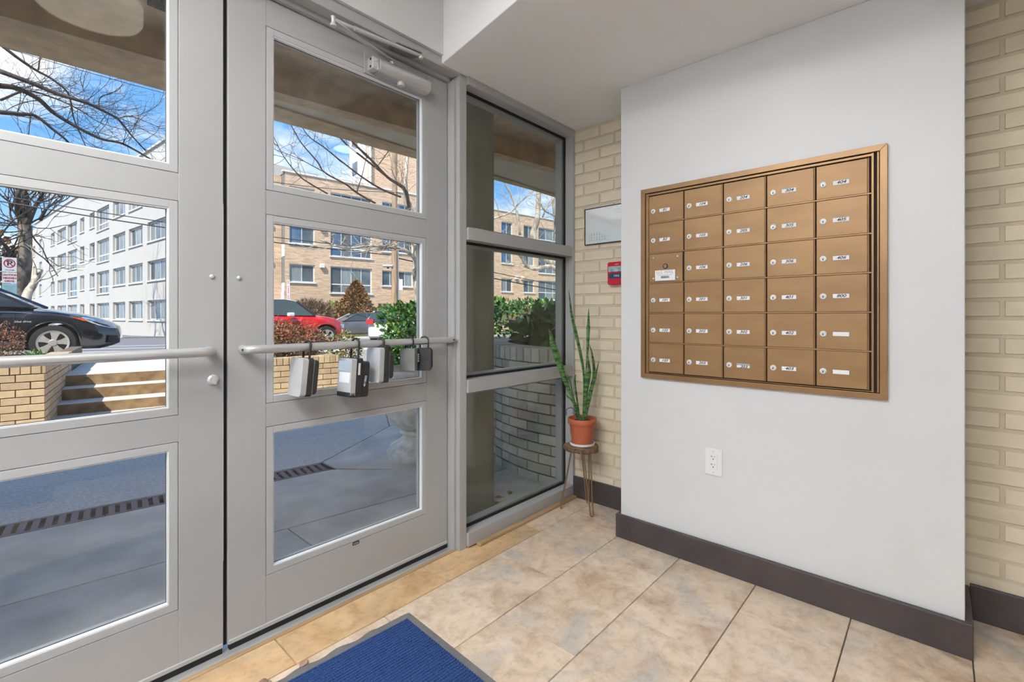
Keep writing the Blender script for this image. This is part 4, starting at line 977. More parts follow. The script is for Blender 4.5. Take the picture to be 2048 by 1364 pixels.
def blades(name, label, loc, n, hh, spread, seed):
    R = random.Random(seed); t = thing(name, label, 'plant', loc)
    for i in range(n):
        a = R.uniform(0, 2 * PI); r = R.uniform(0, spread * .5); d = Vector((math.cos(a), math.sin(a), 0)); l = hh * R.uniform(.6, 1.1)
        p = Vector((math.cos(a + 1) * r, math.sin(a + 1) * r, 0)); s = Vector((-d.y, d.x, 0)) * .009
        mid = p + Vector((0, 0, l * .7)) + d * l * .18; tip = p + Vector((0, 0, l * .95)) + d * l * .5
        MB().add([p - s, p + s, mid + s, mid - s, tip], [(0, 1, 2, 3), (3, 2, 4)]).build('leaf', 'iris', t)
ctr = EP(-.20, .95, .53); blades('iris_clump', 'bright green iris blades in the planter beside the copper shrub', ctr, 34, .20, .2, 31)
ctr = EP(-.05, 2.6, .40); blades('grass_tuft', 'short green grass tuft at the back edge of the planter', ctr, 30, .10, .25, 32)
# ================================================================== STREET
def zst(a, s): return .245 - .02 * (s - 5.9) - .012 * (a + .6)
def sheet(name, a0, a1, s0, s1, dz, m, label, cat):
    pts = [(a0, s0), (a1, s0), (a1, s1), (a0, s1)]
    q = MB().add([EP(a, s, zst(a, s) + dz) for a, s in pts] + [EP(a, s, zst(a, s) + dz - .2) for a, s in pts], [(0, 1, 2, 3), (0, 4, 5, 1), (1, 5, 6, 2), (2, 6, 7, 3), (3, 7, 4, 0)])
    return struct(name, q, m, label, cat)
sheet('ground_street', -70, 110, 5.42, 120, 0, 'asphalt', 'grey asphalt street', 'street')
for i, (s0, w) in enumerate(((9.4, .10), (11.5, .12), (13.9, .14))): sheet('trim_lane_%d' % i, -30, 40, s0, s0 + w, .006, 'lane', 'white painted lane line on the street', 'lane line')
sheet('ground_lawn', 6.5, 60, 19.2, 60, .06, 'lawn', 'dry grass verge in front of the tan brick building', 'lawn')
sheet('ground_far_walk', 5.0, 60, 17.2, 19.2, .08, 'lightconc', 'pale sidewalk across the street', 'sidewalk')

# ------------------------------------------------------------------ cars
def interp(tab, x):
    if x <= tab[0][0]: return tab[0][1]
    for (a, b), (c, d) in zip(tab, tab[1:]):
        if x <= c: return b + (d - b) * (x - a) / (c - a)
    return tab[-1][1]
def car(name, label, paint, loc, rz, top, nose, tail, wheels, wr, hw, gh, roofm=None, cladding=None):
    """local x forward, near side is -y. top: beltline/hood profile; gh: greenhouse side profile points (x,z) from cowl over roof to deck"""
    t = thing(name, label, 'car', loc, rz)
    AR = wr + .055; q = MB(); xsn = []
    x = tail
    while x < nose - 1e-4: xsn.append(x); x += .06
    xsn.append(nose); K = 13; vs = []
    for x in xsn:
        zt = interp(top, x); zb = .20 + (.10 * max(0, (x - (nose - .35)) / .35) ** 2) + (.12 * max(0, ((tail + .3) - x) / .3) ** 2)
        for xw in wheels:
            if abs(x - xw) < AR: zb = max(zb, wr + math.sqrt(AR ** 2 - (x - xw) ** 2) * .96)
        w = hw * (1 - .32 * max(0, (x - (nose - .75)) / .75) ** 2.2 - .22 * max(0, ((tail + .5) - x) / .5) ** 2.2)
        zb = min(zb, zt - .06); H = zt - zb
        ring = [(w * .90, zb), (w * .985, zb + .10 * H), (w, zb + .45 * H), (w * .985, zb + .70 * H), (w * .95, zb + .88 * H), (w * .84, zt - .012), (w * .45, zt + .012)]
        pts = [(-a, b) for a, b in ring] + [(a, b) for a, b in ring[::-1]][0:]
        pts = [(-a, b) for a, b in ring[:7]] + [(0, zt + .018)] + [(a, b) for a, b in ring[6::-1]]
        vs += [(x, a, b) for a, b in pts]
    m_ = 15; n = len(xsn)
    fs = [(i * m_ + k, (i + 1) * m_ + k, (i + 1) * m_ + k + 1, i * m_ + k + 1) for i in range(n - 1) for k in range(m_ - 1)]
    fs += [(i * m_ + m_ - 1, (i + 1) * m_ + m_ - 1, (i + 1) * m_, i * m_) for i in range(n - 1)]
    fs += [tuple(range(m_)), tuple(range((n - 1) * m_ + m_ - 1, (n - 1) * m_ - 1, -1))]
    q.add(vs, fs); body = q.build('body', paint, t, smooth=38)
    MB().box((tail + .25, -hw * .72, .19), (nose - .3, hw * .72, .62)).build('underbody', 'tyre', t)
    # greenhouse
    def side(g, w0, w1, zb, zt, x0, x1):
        pass
    zlo = min(p[1] for p in gh); zhi = max(p[1] for p in gh)
    gw = lambda z: hw * (.90 - .24 * (z - zlo) / (zhi - zlo))
    q = MB(); m_ = len(gh); q.add([(a, -gw(b), b) for a, b in gh] + [(a, gw(b), b) for a, b in gh], [tuple(range(m_)), tuple(range(2 * m_ - 1, m_ - 1, -1))] + [(i, m_ + i, m_ + i + 1, i + 1) for i in range(m_ - 1)])
    q.build('window_glass', 'carglass', t, smooth=20)
    q = MB(); rp_ = [p for p in gh if p[1] > zhi - .10]
    q.add([(a, -gw(b) - .012, b + .004) for a, b in rp_] + [(a, gw(b) + .012, b + .004) for a, b in rp_] + [(a, -gw(b) * .9, b + .022) for a, b in rp_] + [(a, gw(b) * .9, b + .022) for a, b in rp_], [])
    k = len(rp_); q.f += [(2 * k + i, 2 * k + i + 1, 3 * k + i + 1, 3 * k + i) for i in range(k - 1)] + [(i, i + 1, 2 * k + i + 1, 2 * k + i) for i in range(k - 1)] + [(3 * k + i, 3 * k + i + 1, k + i + 1, k + i) for i in range(k - 1)]
    q.build('roof', roofm or paint, t, smooth=30)
    q = MB()
    segs = [(gh[0], next(p for p in gh if p[1] > zhi - .10)), (gh[-1], [p for p in gh if p[1] > zhi - .10][-1])]
    for sgn in (-1, 1):
        for (a, b) in segs:
            q.tube([(a[0], sgn * (gw(a[1]) - .005), a[1]), (b[0], sgn * (gw(b[1]) - .0), b[1])], .035, 6)
        xm = (gh[0][0] + gh[-1][0]) / 2 - .05
        q.obox((xm, sgn * (gw((zlo + zhi) / 2) + .002), (zlo + zhi) / 2), (.035, 0, 0), (0, .012, 0), (0, -sgn * .12 * hw * .9, (zhi - zlo) / 2 - .02))
    q.build('pillar', paint if not roofm else 'black', t)
    for xw in wheels:
        for sgn in (-1, 1):
            wl = MB().lathe([(wr * .66, -.11), (wr * .95, -.11), (wr, -.09), (wr, .09), (wr * .95, .11), (wr * .66, .11)], 36)
            wl.v = [(xw + a, sgn * (hw - .125) - c * -sgn * -1, wr + b) for a, b, c in wl.v]
            o = wl.build('tyre', 'tyre', t, smooth=40)
            yo = sgn * (hw + .006)
            rm = MB(); n_ = 40
            rm.lathe([(wr * .68, 0), (wr * .70, .02)], n_); rm.v = [(xw + a, yo - sgn * .0195, wr + b) for a, b, c in rm.v]
            rm.build('wheel_disc', 'dgrey' if False else 'tyre', t)
            sp = MB()
            for k in range(5):
                a0 = 2 * PI * k / 5 + .25
                def pr(r, a): return (xw + r * math.cos(a), yo - sgn * .012, wr + r * math.sin(a))
                pts = [pr(wr * .16, a0 - .75), pr(wr * .40, a0 - .46), pr(wr * .62, a0 - .46), pr(wr * .645, a0), pr(wr * .62, a0 + .26), pr(wr * .36, a0 + .26), pr(wr * .16, a0 + .55)]
                sp.add(pts + [(p[0], p[1] - sgn * .018, p[2]) for p in pts], [tuple(range(7)), tuple(range(13, 6, -1))] + [(i, (i + 1) % 7, 7 + (i + 1) % 7, 7 + i) for i in range(7)])
            rg = []
            for k in range(40):
                a0 = 2 * PI * k / 40; rg += [(xw + wr * .60 * math.cos(a0), yo - sgn * .012, wr + wr * .60 * math.sin(a0)), (xw + wr * .70 * math.cos(a0), yo, wr + wr * .70 * math.sin(a0))]
            sp.add(rg, [(2 * k, 2 * k + 1, (2 * k + 3) % 80, (2 * k + 2) % 80) for k in range(40)])
            c_ = MB().lathe([(wr * .2, 0), (wr * .16, .012)], 20); sp.add([(xw + a, yo - sgn * .014 + sgn * c, wr + b) for a, b, c in c_.v], c_.f)
            sp.build('wheel_rim', 'rim', t, smooth=30)
    return t, body
wc = Vector((.841, 12.373, 0)); near = 0
hwb = .915
sed_top = [(-3.75, .62), (-3.7, .95), (-3.45, 1.06), (-2.9, 1.07), (-1.2, 1.02), (-.35, .985), (0.0, .94), (.3, .885), (.6, .79), (.82, .69), (.93, .60), (.96, .48)]
sed_gh = [(-.28, 1.0), (-.75, 1.27), (-1.05, 1.42), (-1.45, 1.47), (-2.0, 1.46), (-2.35, 1.40), (-3.05, 1.06)]
p = wc + E2 * hwb
bc, bcb = car('black_sedan', 'black sedan parked along the kerb above the left planter', 'carblack', (p.x, p.y, .243), RE, sed_top, .96, -3.75, (0, -2.8), .332, hwb, sed_gh)
for sgn in (-1, 1):
    q = MB(); pts = [(.40, .80), (.52, .775), (.70, .715), (.86, .635), (.90, .585), (.80, .60), (.62, .665), (.48, .73)]
    yy = lambda x: sgn * (hwb * (1 - .32 * max(0, (x - .21) / .75) ** 2.2) * .975 + .004)
    q.add([(x, yy(x), z) for x, z in pts] + [(x, yy(x) - sgn * .12, z + .03) for x, z in pts], [tuple(range(8))[::sgn], tuple(range(8, 16))] + [(i, (i + 1) % 8, 8 + (i + 1) % 8, 8 + i) for i in range(8)])
    hl = q.build('headlight', 'lamp', bc)
    q = MB(); pts = [(.22, .835), (.40, .80), (.50, .735), (.42, .745)]
    q.add([(x, yy(x) + sgn * .003, z) for x, z in pts], [(0, 1, 2, 3)]); q.build('turn_signal', 'amber', hl)
q = MB(); q.add([(.80, -.80, .46), (.93, -.66, .44), (.93, -.66, .30), (.78, -.80, .30)], [(0, 1, 2, 3)]).build('fog_recess', 'tyre', bc)
q = MB().obox((-.78, -hwb - .06, 1.04), (.09, 0, 0), (0, .07, 0), (0, 0, .055)); q.build('mirror', 'carblack', bc, bevel=.03)
q = MB(); q.tube([(-3.0, -hwb * .962, .955), (-1.2, -hwb * .965, .925), (-.5, -hwb * .965, .905), (.1, -hwb * .962, .865), (.36, -hwb * .955, .825)], .006, 6).build('chrome_strip', 'chrome', bc)
q = MB(); pts = [(-.03 + .392 * math.cos(a) + .03, -hwb * 1.0, .332 + .392 * math.sin(a)) for a in [PI * k / 20 for k in range(21)]]
q.tube(pts, .008, 6).build('arch_lip', 'carblack', bc)
text_mesh('blue drive', .055, 'silver', 'badge', bc, Matrix.Translation((-.40, -hwb * 1.006, .735)) @ Matrix.Rotation(PI / 2, 4, 'X'), .3)
q = MB(); q.tube([(-.50, -hwb * .985, .90), (-.52, -hwb * 1.003, .6), (-.50, -hwb * .99, .30)], .004, 5).build('door_gap', 'tyre', bc)
# red hatchback
hat_top = [(-3.3, .55), (-3.25, .90), (-2.9, .97), (-.5, .93), (-.15, .92), (.25, .86), (.5, .76), (.62, .62), (.64, .45)]
hat_gh = [(-.30, .92), (-.62, 1.19), (-.78, 1.33), (-1.1, 1.385), (-2.4, 1.37), (-2.75, 1.28), (-3.1, .95)]
p = Vector((6.365, 13.709, 0)) + E1 * .48 + E2 * .84
rc, _ = car('red_hatchback', 'red hatchback with white roof and white mirror on the street', 'carred', (p.x, p.y, .165), RE, hat_top, .64, -3.3, (0, -2.5), .30, .84, hat_gh, roofm='carwhite')
MB().obox((-1.02, -.93, .955), (.085, .02, 0), (-.015, .075, 0), (0, 0, .055)).build('mirror', 'carwhite', rc, bevel=.03)
MB().obox((.48, -.60, .60), (.08, .03, 0), (-.02, .06, 0), (0, 0, .06)).build('headlight', 'lamp', rc)
# grey sedan facing left, white hatch seen from behind
gs_top = [(-3.6, .62), (-3.5, .95), (-2.9, 1.02), (-.4, .97), (.2, .90), (.7, .78), (.88, .62), (.9, .48)]
gs_gh = [(-.25, .97), (-.8, 1.27), (-1.1, 1.40), (-1.6, 1.45), (-2.1, 1.43), (-2.5, 1.34), (-3.05, 1.03)]
car('grey_sedan', 'grey sedan parked across the street facing the red car', 'cargrey', (13.6, 26.2, -.20), RE + PI, gs_top, .9, -3.6, (0, -2.75), .33, .9, gs_gh)
wt_top = [(-3.4, .55), (-3.3, .98), (-2.8, 1.02), (-.4, 1.0), (.2, .93), (.7, .8), (.85, .6)]
wt_gh = [(-.3, 1.0), (-.85, 1.33), (-1.2, 1.47), (-2.0, 1.52), (-3.0, 1.48), (-3.2, 1.42), (-3.42, 1.0)]
wcar, _ = car('white_hatchback', 'white hatchback seen from behind beside the grey sedan', 'carwhite', (15.13, 21.12, -.20), math.radians(35), wt_top, .85, -3.4, (0, -2.6), .33, .88, wt_gh)
MB().box((-3.47, .45, .88), (-3.36, .80, 1.12)).build('tail_light', 'taillight', wcar); MB().box((-3.47, -.80, .88), (-3.36, -.45, 1.12)).build('tail_light', 'taillight', wcar)

# ------------------------------------------------------------------ buildings
def grid_wall(q, x0, x1, z0, z1, holes, y=0.0, dep=.14):
    X = sorted({x0, x1, *[h[0] for h in holes], *[h[1] for h in holes]}); Z = sorted({z0, z1, *[h[2] for h in holes], *[h[3] for h in holes]})
    X = [x for x in X if x0 <= x <= x1]; Z = [z for z in Z if z0 <= z <= z1]
    for a, b in zip(X, X[1:]):
        for c, d in zip(Z, Z[1:]):
            mx_, mz_ = (a + b) / 2, (c + d) / 2
            if any(h[0] < mx_ < h[1] and h[2] < mz_ < h[3] for h in holes): continue
            q.quad((a, y, c), (b, y, c), (b, y, d), (a, y, d))
    for a, b, c, d in holes:
        q.quad((a, y, c), (a, y + dep, c), (a, y + dep, d), (a, y, d)); q.quad((b, y, c), (b, y, d), (b, y + dep, d), (b, y + dep, c))
        q.quad((a, y, d), (a, y + dep, d), (b, y + dep, d), (b, y, d)); q.quad((a, y, c), (b, y, c), (b, y + dep, c), (a, y + dep, c))
def window(t, h, cols, split=None, y=0.0, dep=.14, glass='bglass', fw=.06, sill=True, trim='trimw'):
    a, b, c, d = h; q = MB(); yy = y + dep - .05
    lite_ring(q, a, b, c, d, fw, yy, yy + .05)
    w = (b - a - 2 * fw) / cols
    for k in range(1, cols): q.box((a + fw + k * w - fw * .3, yy, c + fw), (a + fw + k * w + fw * .3, yy + .05, d - fw))
    if split: q.box((a + fw, yy - .004, split - fw * .6), (b - fw, yy + .05, split + fw * .6))
    if sill: q.box((a - .08, y - .09, c - .09), (b + .08, yy, c))
    o = q.build('window', trim, t)
    zz = [(c + fw, d - fw)] if not split else [(c + fw, split - fw * .6), (split + fw * .6, d - fw)]
    for k in range(cols):
        for z0, z1 in zz:
            g = glass if isinstance(glass, str) else glass[k % len(glass)]
            MB().box((a + fw + k * w + fw * .3, yy + .02, z0), (a + fw + (k + 1) * w - fw * .3, yy + .03, z1)).build('pane', g, o)
# white apartment block
wb = thing('white_apartment_block', 'long white four storey apartment block with rows of windows', 'building', (7.712, 41.969, -.45), math.atan2(-.9968, .08))
zb = .45
cols_ = [(-4.3, 0.0, 4, 0), (1.1, 4.4, 3, 0), (5.35, 8.75, 3, 0), (9.9, 13.85, 4, 1), (14.6, 16.4, 1, 0), (18.4, 20.1, 1, 0), (21.3, 25.4, 4, 1), (26.2, 30.5, 3, 0), (32.0, 34.1, 1, 0), (39.6, 41.2, 1, 0)]
holes = []; spec = []
for r in range(4):
    zs_ = .78 + 2.77 * r + zb; zt_ = 2.17 + 2.77 * r + zb
    for s0, s1, nc, tall in cols_:
        hz = zs_ - (.55 if tall and r > 0 else 0)
        hh = (-s1, -s0, hz, zt_); holes.append(hh); spec.append((hh, nc, zs_ + .05 if tall and r > 0 else None, 3 * r + nc))
q = MB(); grid_wall(q, -44, 4.6, 0, 12.75 + zb, holes, dep=.22); q.quad((-44, 0, 12.75 + zb), (4.6, 0, 12.75 + zb), (4.6, 14, 12.75 + zb), (-44, 14, 12.75 + zb)); q.quad((4.6, 0, 0), (4.6, 14, 0), (4.6, 14, 12.75 + zb), (4.6, 0, 12.75 + zb))
q.build('wall', 'whitebldg', wb)
MB().box((-44.1, -.12, 12.75 + zb), (4.7, .3, 12.9 + zb)).build('coping', 'whitebldg', wb)
for hh, nc, sp_, k in spec: window(wb, hh, nc, sp_, dep=.22, glass=['bglass', 'curtain'] if k % 2 else ['curtain', 'bglass'], fw=.09)
q = MB(); hl = [(-50.3, -48.3, .78 + 2.77 * r + zb, 2.2 + 2.77 * r + zb) for r in range(4)]
grid_wall(q, -52.5, -44, 0, 12.75 + zb, hl, y=.6, dep=.2); q.quad((-44, 0, 0), (-44, .6, 0), (-44, .6, 12.75 + zb), (-44, 0, 12.75 + zb)); q.build('end_wall', 'pinkend', wb)
for hh in hl: window(wb, hh, 2, None, y=.6, dep=.2, fw=.1)
# tan brick apartment building
tb = thing('brick_apartment_building', 'tan brick apartment building with white framed windows and a tower', 'building', (14.435, 34.195, -.45), math.atan2(-.1392, .9903))
hs = []; sp2 = []
def W2(a, b, c, d, n, split=None, g=None): hs.append((a, b, c + zb, d + zb)); sp2.append(((a, b, c + zb, d + zb), n, split + zb if split else None, g or ['bglass', 'curtain']))
for r in range(3):
    dz = 2.77 * r; b_ = ['bluewin', 'bglass'] if r else ['curtain', 'bglass']
    W2(-.05, 1.7, 3.5 + dz, 4.78 + dz, 2, None, b_)
    W2(2.84, 6.09, 2.80 + dz, 4.79 + dz, 4, 3.45 + dz, ['bglass', 'curtain', 'curtain', 'bglass'] if not r else b_)
    W2(6.94, 9.7, 3.5 + dz, 4.74 + dz, 4, None, ['bglass', 'curtain'] if not r else b_)
    W2(11.6, 14.8, 2.8 + dz, 4.79 + dz, 4, 3.45 + dz, b_); W2(16.0, 17.5, 3.5 + dz, 4.74 + dz, 2, None, b_)
    W2(19.26, 20.65, 3.43 + dz, 4.72 + dz, 2, None, ['bluewin', 'bglass'] if r else ['curtain', 'bglass']); W2(22.15, 23.6, 3.43 + dz, 4.72 + dz, 2, None, ['bglass', 'curtain'])
    W2(24.2, 27.5, 2.75 + dz, 4.75 + dz, 3, 3.5 + dz, ['bglass', 'curtain', 'curtain']); W2(29.5, 31, 3.43 + dz, 4.72 + dz, 2)
RT = 11.25 + zb
q = MB(); grid_wall(q, -.35, 40, 2.05 + zb, RT, hs, dep=.16); q.quad((-.35, 0, RT), (40, 0, RT), (40, 12, RT), (-.35, 12, RT)); q.quad((-.35, 0, 2.05 + zb), (-.35, 1.2, 2.05 + zb), (40, 1.2, 2.05 + zb), (40, 0, 2.05 + zb))
q.build('wall', 'facade', tb)
for h_, n_, s_, g_ in sp2: window(tb, h_, n_, s_, dep=.16, glass=g_, fw=.07)
q = MB(); q.box((-.35, .9, 0), (40, 1.2, 2.05 + zb)); q.build('ground_floor_wall', 'facade', tb)
for a in (8.2, 11.0, 14.0): MB().box((a, .85, .1), (a + 2.2, .9, 1.95 + zb)).build('garage_opening', 'bgap', tb)
MB().box((-.35, -.02, 0), (6.6, .9, 2.06 + zb)).build('lower_wall', 'facade', tb)
q = MB(); 
for r in range(3): q.box((-.37, .02, 4.95 + 2.77 * r - 2.77 + zb + .35), (-.345, .75, 3.42 + 2.77 * r + zb))
q.box((-.42, .02, 0), (-.34, .75, 2.8 + zb)); q.build('side_panel', 'trimw', tb)
MB().box((-.345, .0, 2.0), (-.335, .8, RT - .1)).build('side_glazing', 'curtain', tb)
q = MB().box((-3.2, .8, 0), (-.36, 1.2, RT - .15)); q.build('recessed_wall', 'facade', tb)
MB().box((-.5, -.08, RT), (40, .3, RT + .12)).build('coping', 'trimw', tb)
for a, zz in ((2.05, 4.6), (2.05, 7.4), (-1.4, 4.9), (-1.4, 7.5), (20.95, 4.7), (21.75, 4.7), (20.95, 7.5)):
    yv = 0 if a > 0 else .8
    MB().box((a, yv - .22, zz + zb), (a + .32, yv, zz + zb + .30)).build('wall_vent', 'trimw', tb, bevel=.03)
# tower and penthouse
q = MB().box((12.08, 14, RT - 1), (26, 20.1, 30)); q.build('tower', 'facade', tb)
q = MB().box((11.99, 14.9, RT - 1), (12.08, 20.0, 29)); q.build('tower_panel', 'trimw', tb)
for zz in (15.0, 18.0, 21.0): MB().box((11.93, 17.6, zz), (12.0, 19.0, zz + 1.4)).build('tower_window', 'bglass', tb)
MB().box((5.7, 8, RT), (9.6, 11, RT + 2.5)).build('penthouse', 'facade', tb); MB().box((11.6, 9.0, RT), (13.0, 10, RT + 1.5)).build('roof_unit', 'trimw', tb)
MB().tube([(11.9, 13.8, RT - 1), (11.9, 13.8, 29)], .16, 8).build('vent_pipe', 'trimw', tb)
# ------------------------------------------------------------------ bushes across the street
def G_(x, y): v = Vector((x, y, 0)) - C0; return zst(v.dot(E1), v.dot(E2)) + .06
def cone_fn(r, hh):
    def fn(R):
        t = R.random() ** 1.3; a = R.uniform(0, 2 * PI); rr = r * (1 - t) ** .75 * R.uniform(.72, 1.05)
        b = 1.12 + .5 * mnoise.noise(Vector((math.cos(a) * 2.2, math.sin(a) * 2.2, t * 3.0)))
        return Vector((rr * b * math.cos(a), rr * b * math.sin(a), .1 + t * hh)), Vector((math.cos(a), math.sin(a), .5))
    return fn
CFx = (math.cos(math.radians(41.97)), math.sin(math.radians(41.97)))
def gl(u, D): k = (u - 1024) / 946; x = CFx[0] * D + CFx[1] * k * D; y = CFx[1] * D - CFx[0] * k * D; return (x, y, G_(x, y))
shrub('conifer_bush', 'rusty brown conical conifer in front of the tan brick building', 'shrub', [('leafbrown', 5200, .26, .06, cone_fn(1.65, 3.7)), ('leafyel', 160, .17, .045, cone_fn(1.6, 2.6))], 41, loc=gl(713, 34.3), stems=20, stemr=.03)
shrub('golden_shrub', 'yellow green rounded shrub behind the conical conifer', 'shrub', [('leafyel', 1500, .18, .055, ell(.75, .75, 1.15, 1.3, .5))], 42, loc=gl(668, 34.5), stems=8, stemr=.02)
shrub('bare_shrub', 'twiggy bare brown shrub left of the golden shrub', 'shrub', [('twig', 4200, .40, .007, ell(1.45, .9, 1.0, 1.2, .15))], 43, loc=gl(622, 30), stems=90, stemr=.014, spread=.3, stem_m='twig')
shrub('evergreen_tree', 'brownish evergreen foliage behind the street sign', 'tree', [('leafbrown', 2200, .4, .10, ell(2.6, 2.2, 2.6, 4.2, .3)), ('leafyel', 500, .35, .09, ell(2.6, 2.2, 2.6, 4.2, .3))], 44, loc=(-1.5, 37.5, -.4), stems=14, stemr=.08)
# ------------------------------------------------------------------ bare trees
def grow(q, R, p, d, l, r, depth, bend=.25, split=(2, 3), minr=.004, sides=5, grav=.05):
    n = 4; pts = [p.copy()]; rad = [r]; dd = d.copy()
    for i in range(n):
        dd = (dd + rdir(R) * bend + Vector((0, 0, grav))).normalized(); pts.append(pts[-1] + dd * l / n); rad.append(max(minr * .6, r * (1 - .42 * (i + 1) / n)))
    q.tube(pts, rad, sides if r > .02 else 4, caps=False)
    if depth <= 0: return
    for k in range(R.randint(*split)):
        j = R.randint(2, n); nd_ = (dd + rdir(R) * .85).normalized()
        grow(q, R, pts[j], nd_, l * R.uniform(.55, .8), max(minr, rad[j] * R.uniform(.5, .75)), depth - 1, bend, split, minr, sides, grav)
def limb(q, R, pts, r0, r1, twigs, tl, tr, depth, up=.3, sides=7, minr=.004):
    P = bez(pts, 6); n = len(P); q.tube(P, [r0 + (r1 - r0) * i / (n - 1) for i in range(n)], sides)
    for _ in range(twigs):
        i = R.randint(1, n - 1); t = (P[i] - P[i - 1]).normalized(); d = (t * .7 + rdir(R) * .8 + Vector((0, 0, up))).normalized()
        grow(q, R, P[i].copy(), d, tl * R.uniform(.5, 1.1), tr * R.uniform(.6, 1), depth, .3, (1, 3), minr)
CF = Vector((math.cos(math.radians(41.97)), math.sin(math.radians(41.97)), 0)); CR = Vector((CF.y, -CF.x, 0))
def vpt(u, v, D): return CF * D + CR * ((u - 1024) / 946 * D) + Vector((0, 0, 1.09 - (v - 631) / 946 * D))
# large tree far left
R = random.Random(51)
t = thing('bare_tree', 'large leafless tree with dark mottled trunk beside the white block', 'tree', (0, 0, 0))
q = MB(); D_ = 24
b0 = vpt(34, 680, D_); q.tube(bez([b0, vpt(40, 600, D_), vpt(47, 540, D_), vpt(50, 500, D_), vpt(51, 450, D_)], 5), [.36] * 5 + [.31] * 8 + [.27] * 8, 10); q.build('trunk', 'barkmot', t, smooth=60)
q = MB()
for pts, r0 in (([vpt(50, 455, D_), vpt(38, 425, D_), vpt(36, 395, D_ - 1), vpt(40, 360, D_ - 1), vpt(42, 335, D_ - 2)], .20), ([vpt(50, 460, D_), vpt(52, 415, D_), vpt(48, 380, D_), vpt(50, 350, D_ + 1), vpt(55, 325, D_ + 1)], .2),
                ([vpt(51, 455, D_), vpt(62, 430, D_), vpt(75, 405, D_ + 1), vpt(90, 380, D_ + 1), vpt(104, 350, D_ + 2)], .16), ([vpt(48, 540, D_), vpt(22, 510, D_), vpt(10, 490, D_ - 1), vpt(-20, 470, D_ - 2)], .17), ([vpt(56, 450, D_), vpt(60, 455, D_), vpt(58, 475, D_), vpt(50, 490, D_)], .06),
                ([vpt(80, 440, D_ + 3), vpt(95, 415, D_ + 3), vpt(120, 400, D_ + 4), vpt(130, 380, D_ + 4)], .10), ([vpt(50, 450, D_), vpt(30, 445, D_), vpt(20, 425, D_), vpt(28, 400, D_)], .07)):
    limb(q, R, pts, r0, .02, 11, 2.2, .045, 2, .4, 7, .012)
q.build('branches', 'barkdark', t, smooth='all')
q = MB(); limb(q, R, [vpt(48, 690, 22), vpt(52, 600, 22), vpt(66, 570, 22.5), vpt(80, 540, 23)], .22, .12, 5, 1.5, .04, 2); q.build('second_trunk', 'barkpale', t, smooth='all')
# overhanging street tree whose limbs cross the upper left pane
R = random.Random(52)
t = thing('street_tree', 'leafless street tree reaching long dark limbs in front of the sky', 'tree', (0, 0, 0))
S_ = 3.79
def lp(pts, D0, D1): n = len(pts) - 1; return [vpt(x / S_, y / S_, D0 + (D1 - D0) * i / n) for i, (x, y) in enumerate(pts)]
q = MB()
tb0 = Vector((-4.9, 11.4, .3)); q.tube(bez([tb0, tb0 + Vector((.1, -.1, 2)), tb0 + Vector((.3, -.2, 4.2)), tb0 + Vector((.5, -.2, 6.5))], 5), [.24] * 6 + [.2] * 5 + [.16] * 5, 10); q.build('trunk', 'barkdark', t, smooth=60)
q = MB(); root = tb0 + Vector((.4, -.2, 5.6)); root2 = tb0 + Vector((.25, -.2, 3.8))
for pts, D0, D1, r0, r1, tw, rt in (([(0, 335), (150, 450), (270, 530), (410, 610), (520, 715), (560, 900), (650, 1110)], 7.4, 8.2, .026, .010, 12, root), ([(0, 540), (240, 630), (430, 710), (640, 775), (760, 830), (890, 900), (1000, 1030), (1110, 1150)], 7.2, 8.4, .038, .012, 22, root), ([(0, 650), (130, 670), (290, 750), (400, 850), (560, 950), (760, 1050), (930, 1090), (1140, 1205), (1280, 1290)], 7.2, 8.6, .042, .014, 22, root),
                               ([(0, 850), (150, 865), (270, 880), (400, 980), (520, 1080), (600, 1200)], 7.2, 8.0, .036, .012, 12, root2), ([(0, 760), (200, 690), (400, 740), (600, 830), (760, 930), (1000, 1000)], 8.0, 9.0, .02, .006, 12, root)):
    P0 = lp(pts, D0, D1); limb(q, R, P0, r0, r1 * .7, int(tw * 1.8), .7, .006, 2, .35, 6, .0018); q.tube([rt, rt.lerp(P0[0], .5) + Vector((0, 0, .15)), P0[0]], [r0 * 1.8, r0 * 1.35, r0], 7)
for pts, r0 in (([(290, 530), (315, 400), (380, 355), (470, 350)], .012), ([(755, 830), (760, 740), (880, 690), (930, 640)], .012), ([(890, 900), (980, 880), (1100, 920), (1280, 1000)], .010), ([(520, 715), (640, 760), (760, 680), (830, 600), (830, 480)], .006), ([(640, 700), (610, 600), (640, 500)], .006), ([(980, 880), (1060, 870), (1200, 790), (1250, 670)], .007)):
    limb(q, R, lp(pts, 8, 8.2), r0, r0 * .4, 5, .5, .005, 1, .3, 5, .0022)
q.build('branches', 'barkdark', t, smooth='all')
# pale tree by the utility pole
R = random.Random(53)
t = thing('sycamore_tree', 'pale barked leafless tree beside the utility pole', 'tree', (0, 0, 0))
D_ = 19; q = MB(); q.tube(bez([vpt(846, 700, D_), vpt(843, 640, D_), vpt(836, 580, D_), vpt(833, 520, D_), vpt(836, 470, D_)], 5), [.20] * 7 + [.18] * 7 + [.16] * 7, 10); q.build('trunk', 'barkpale', t, smooth=60)
q = MB()
for pts, r0 in (([vpt(836, 475, D_), vpt(825, 430, D_), vpt(812, 380, D_), vpt(815, 310, D_ + 1), vpt(830, 200, D_ + 1)], .13), ([vpt(833, 520, D_), vpt(810, 500, D_ - 1), vpt(785, 495, D_ - 1), vpt(740, 492, D_ - 2), vpt(690, 496, D_ - 3), vpt(640, 480, D_ - 4)], .08), ([vpt(834, 500, D_), vpt(822, 485, D_ - 1), vpt(800, 478, D_ - 1)], .06)):
    limb(q, R, pts, r0, r0 * .35, 12, 1.6, .03, 2, .1, 7, .007)
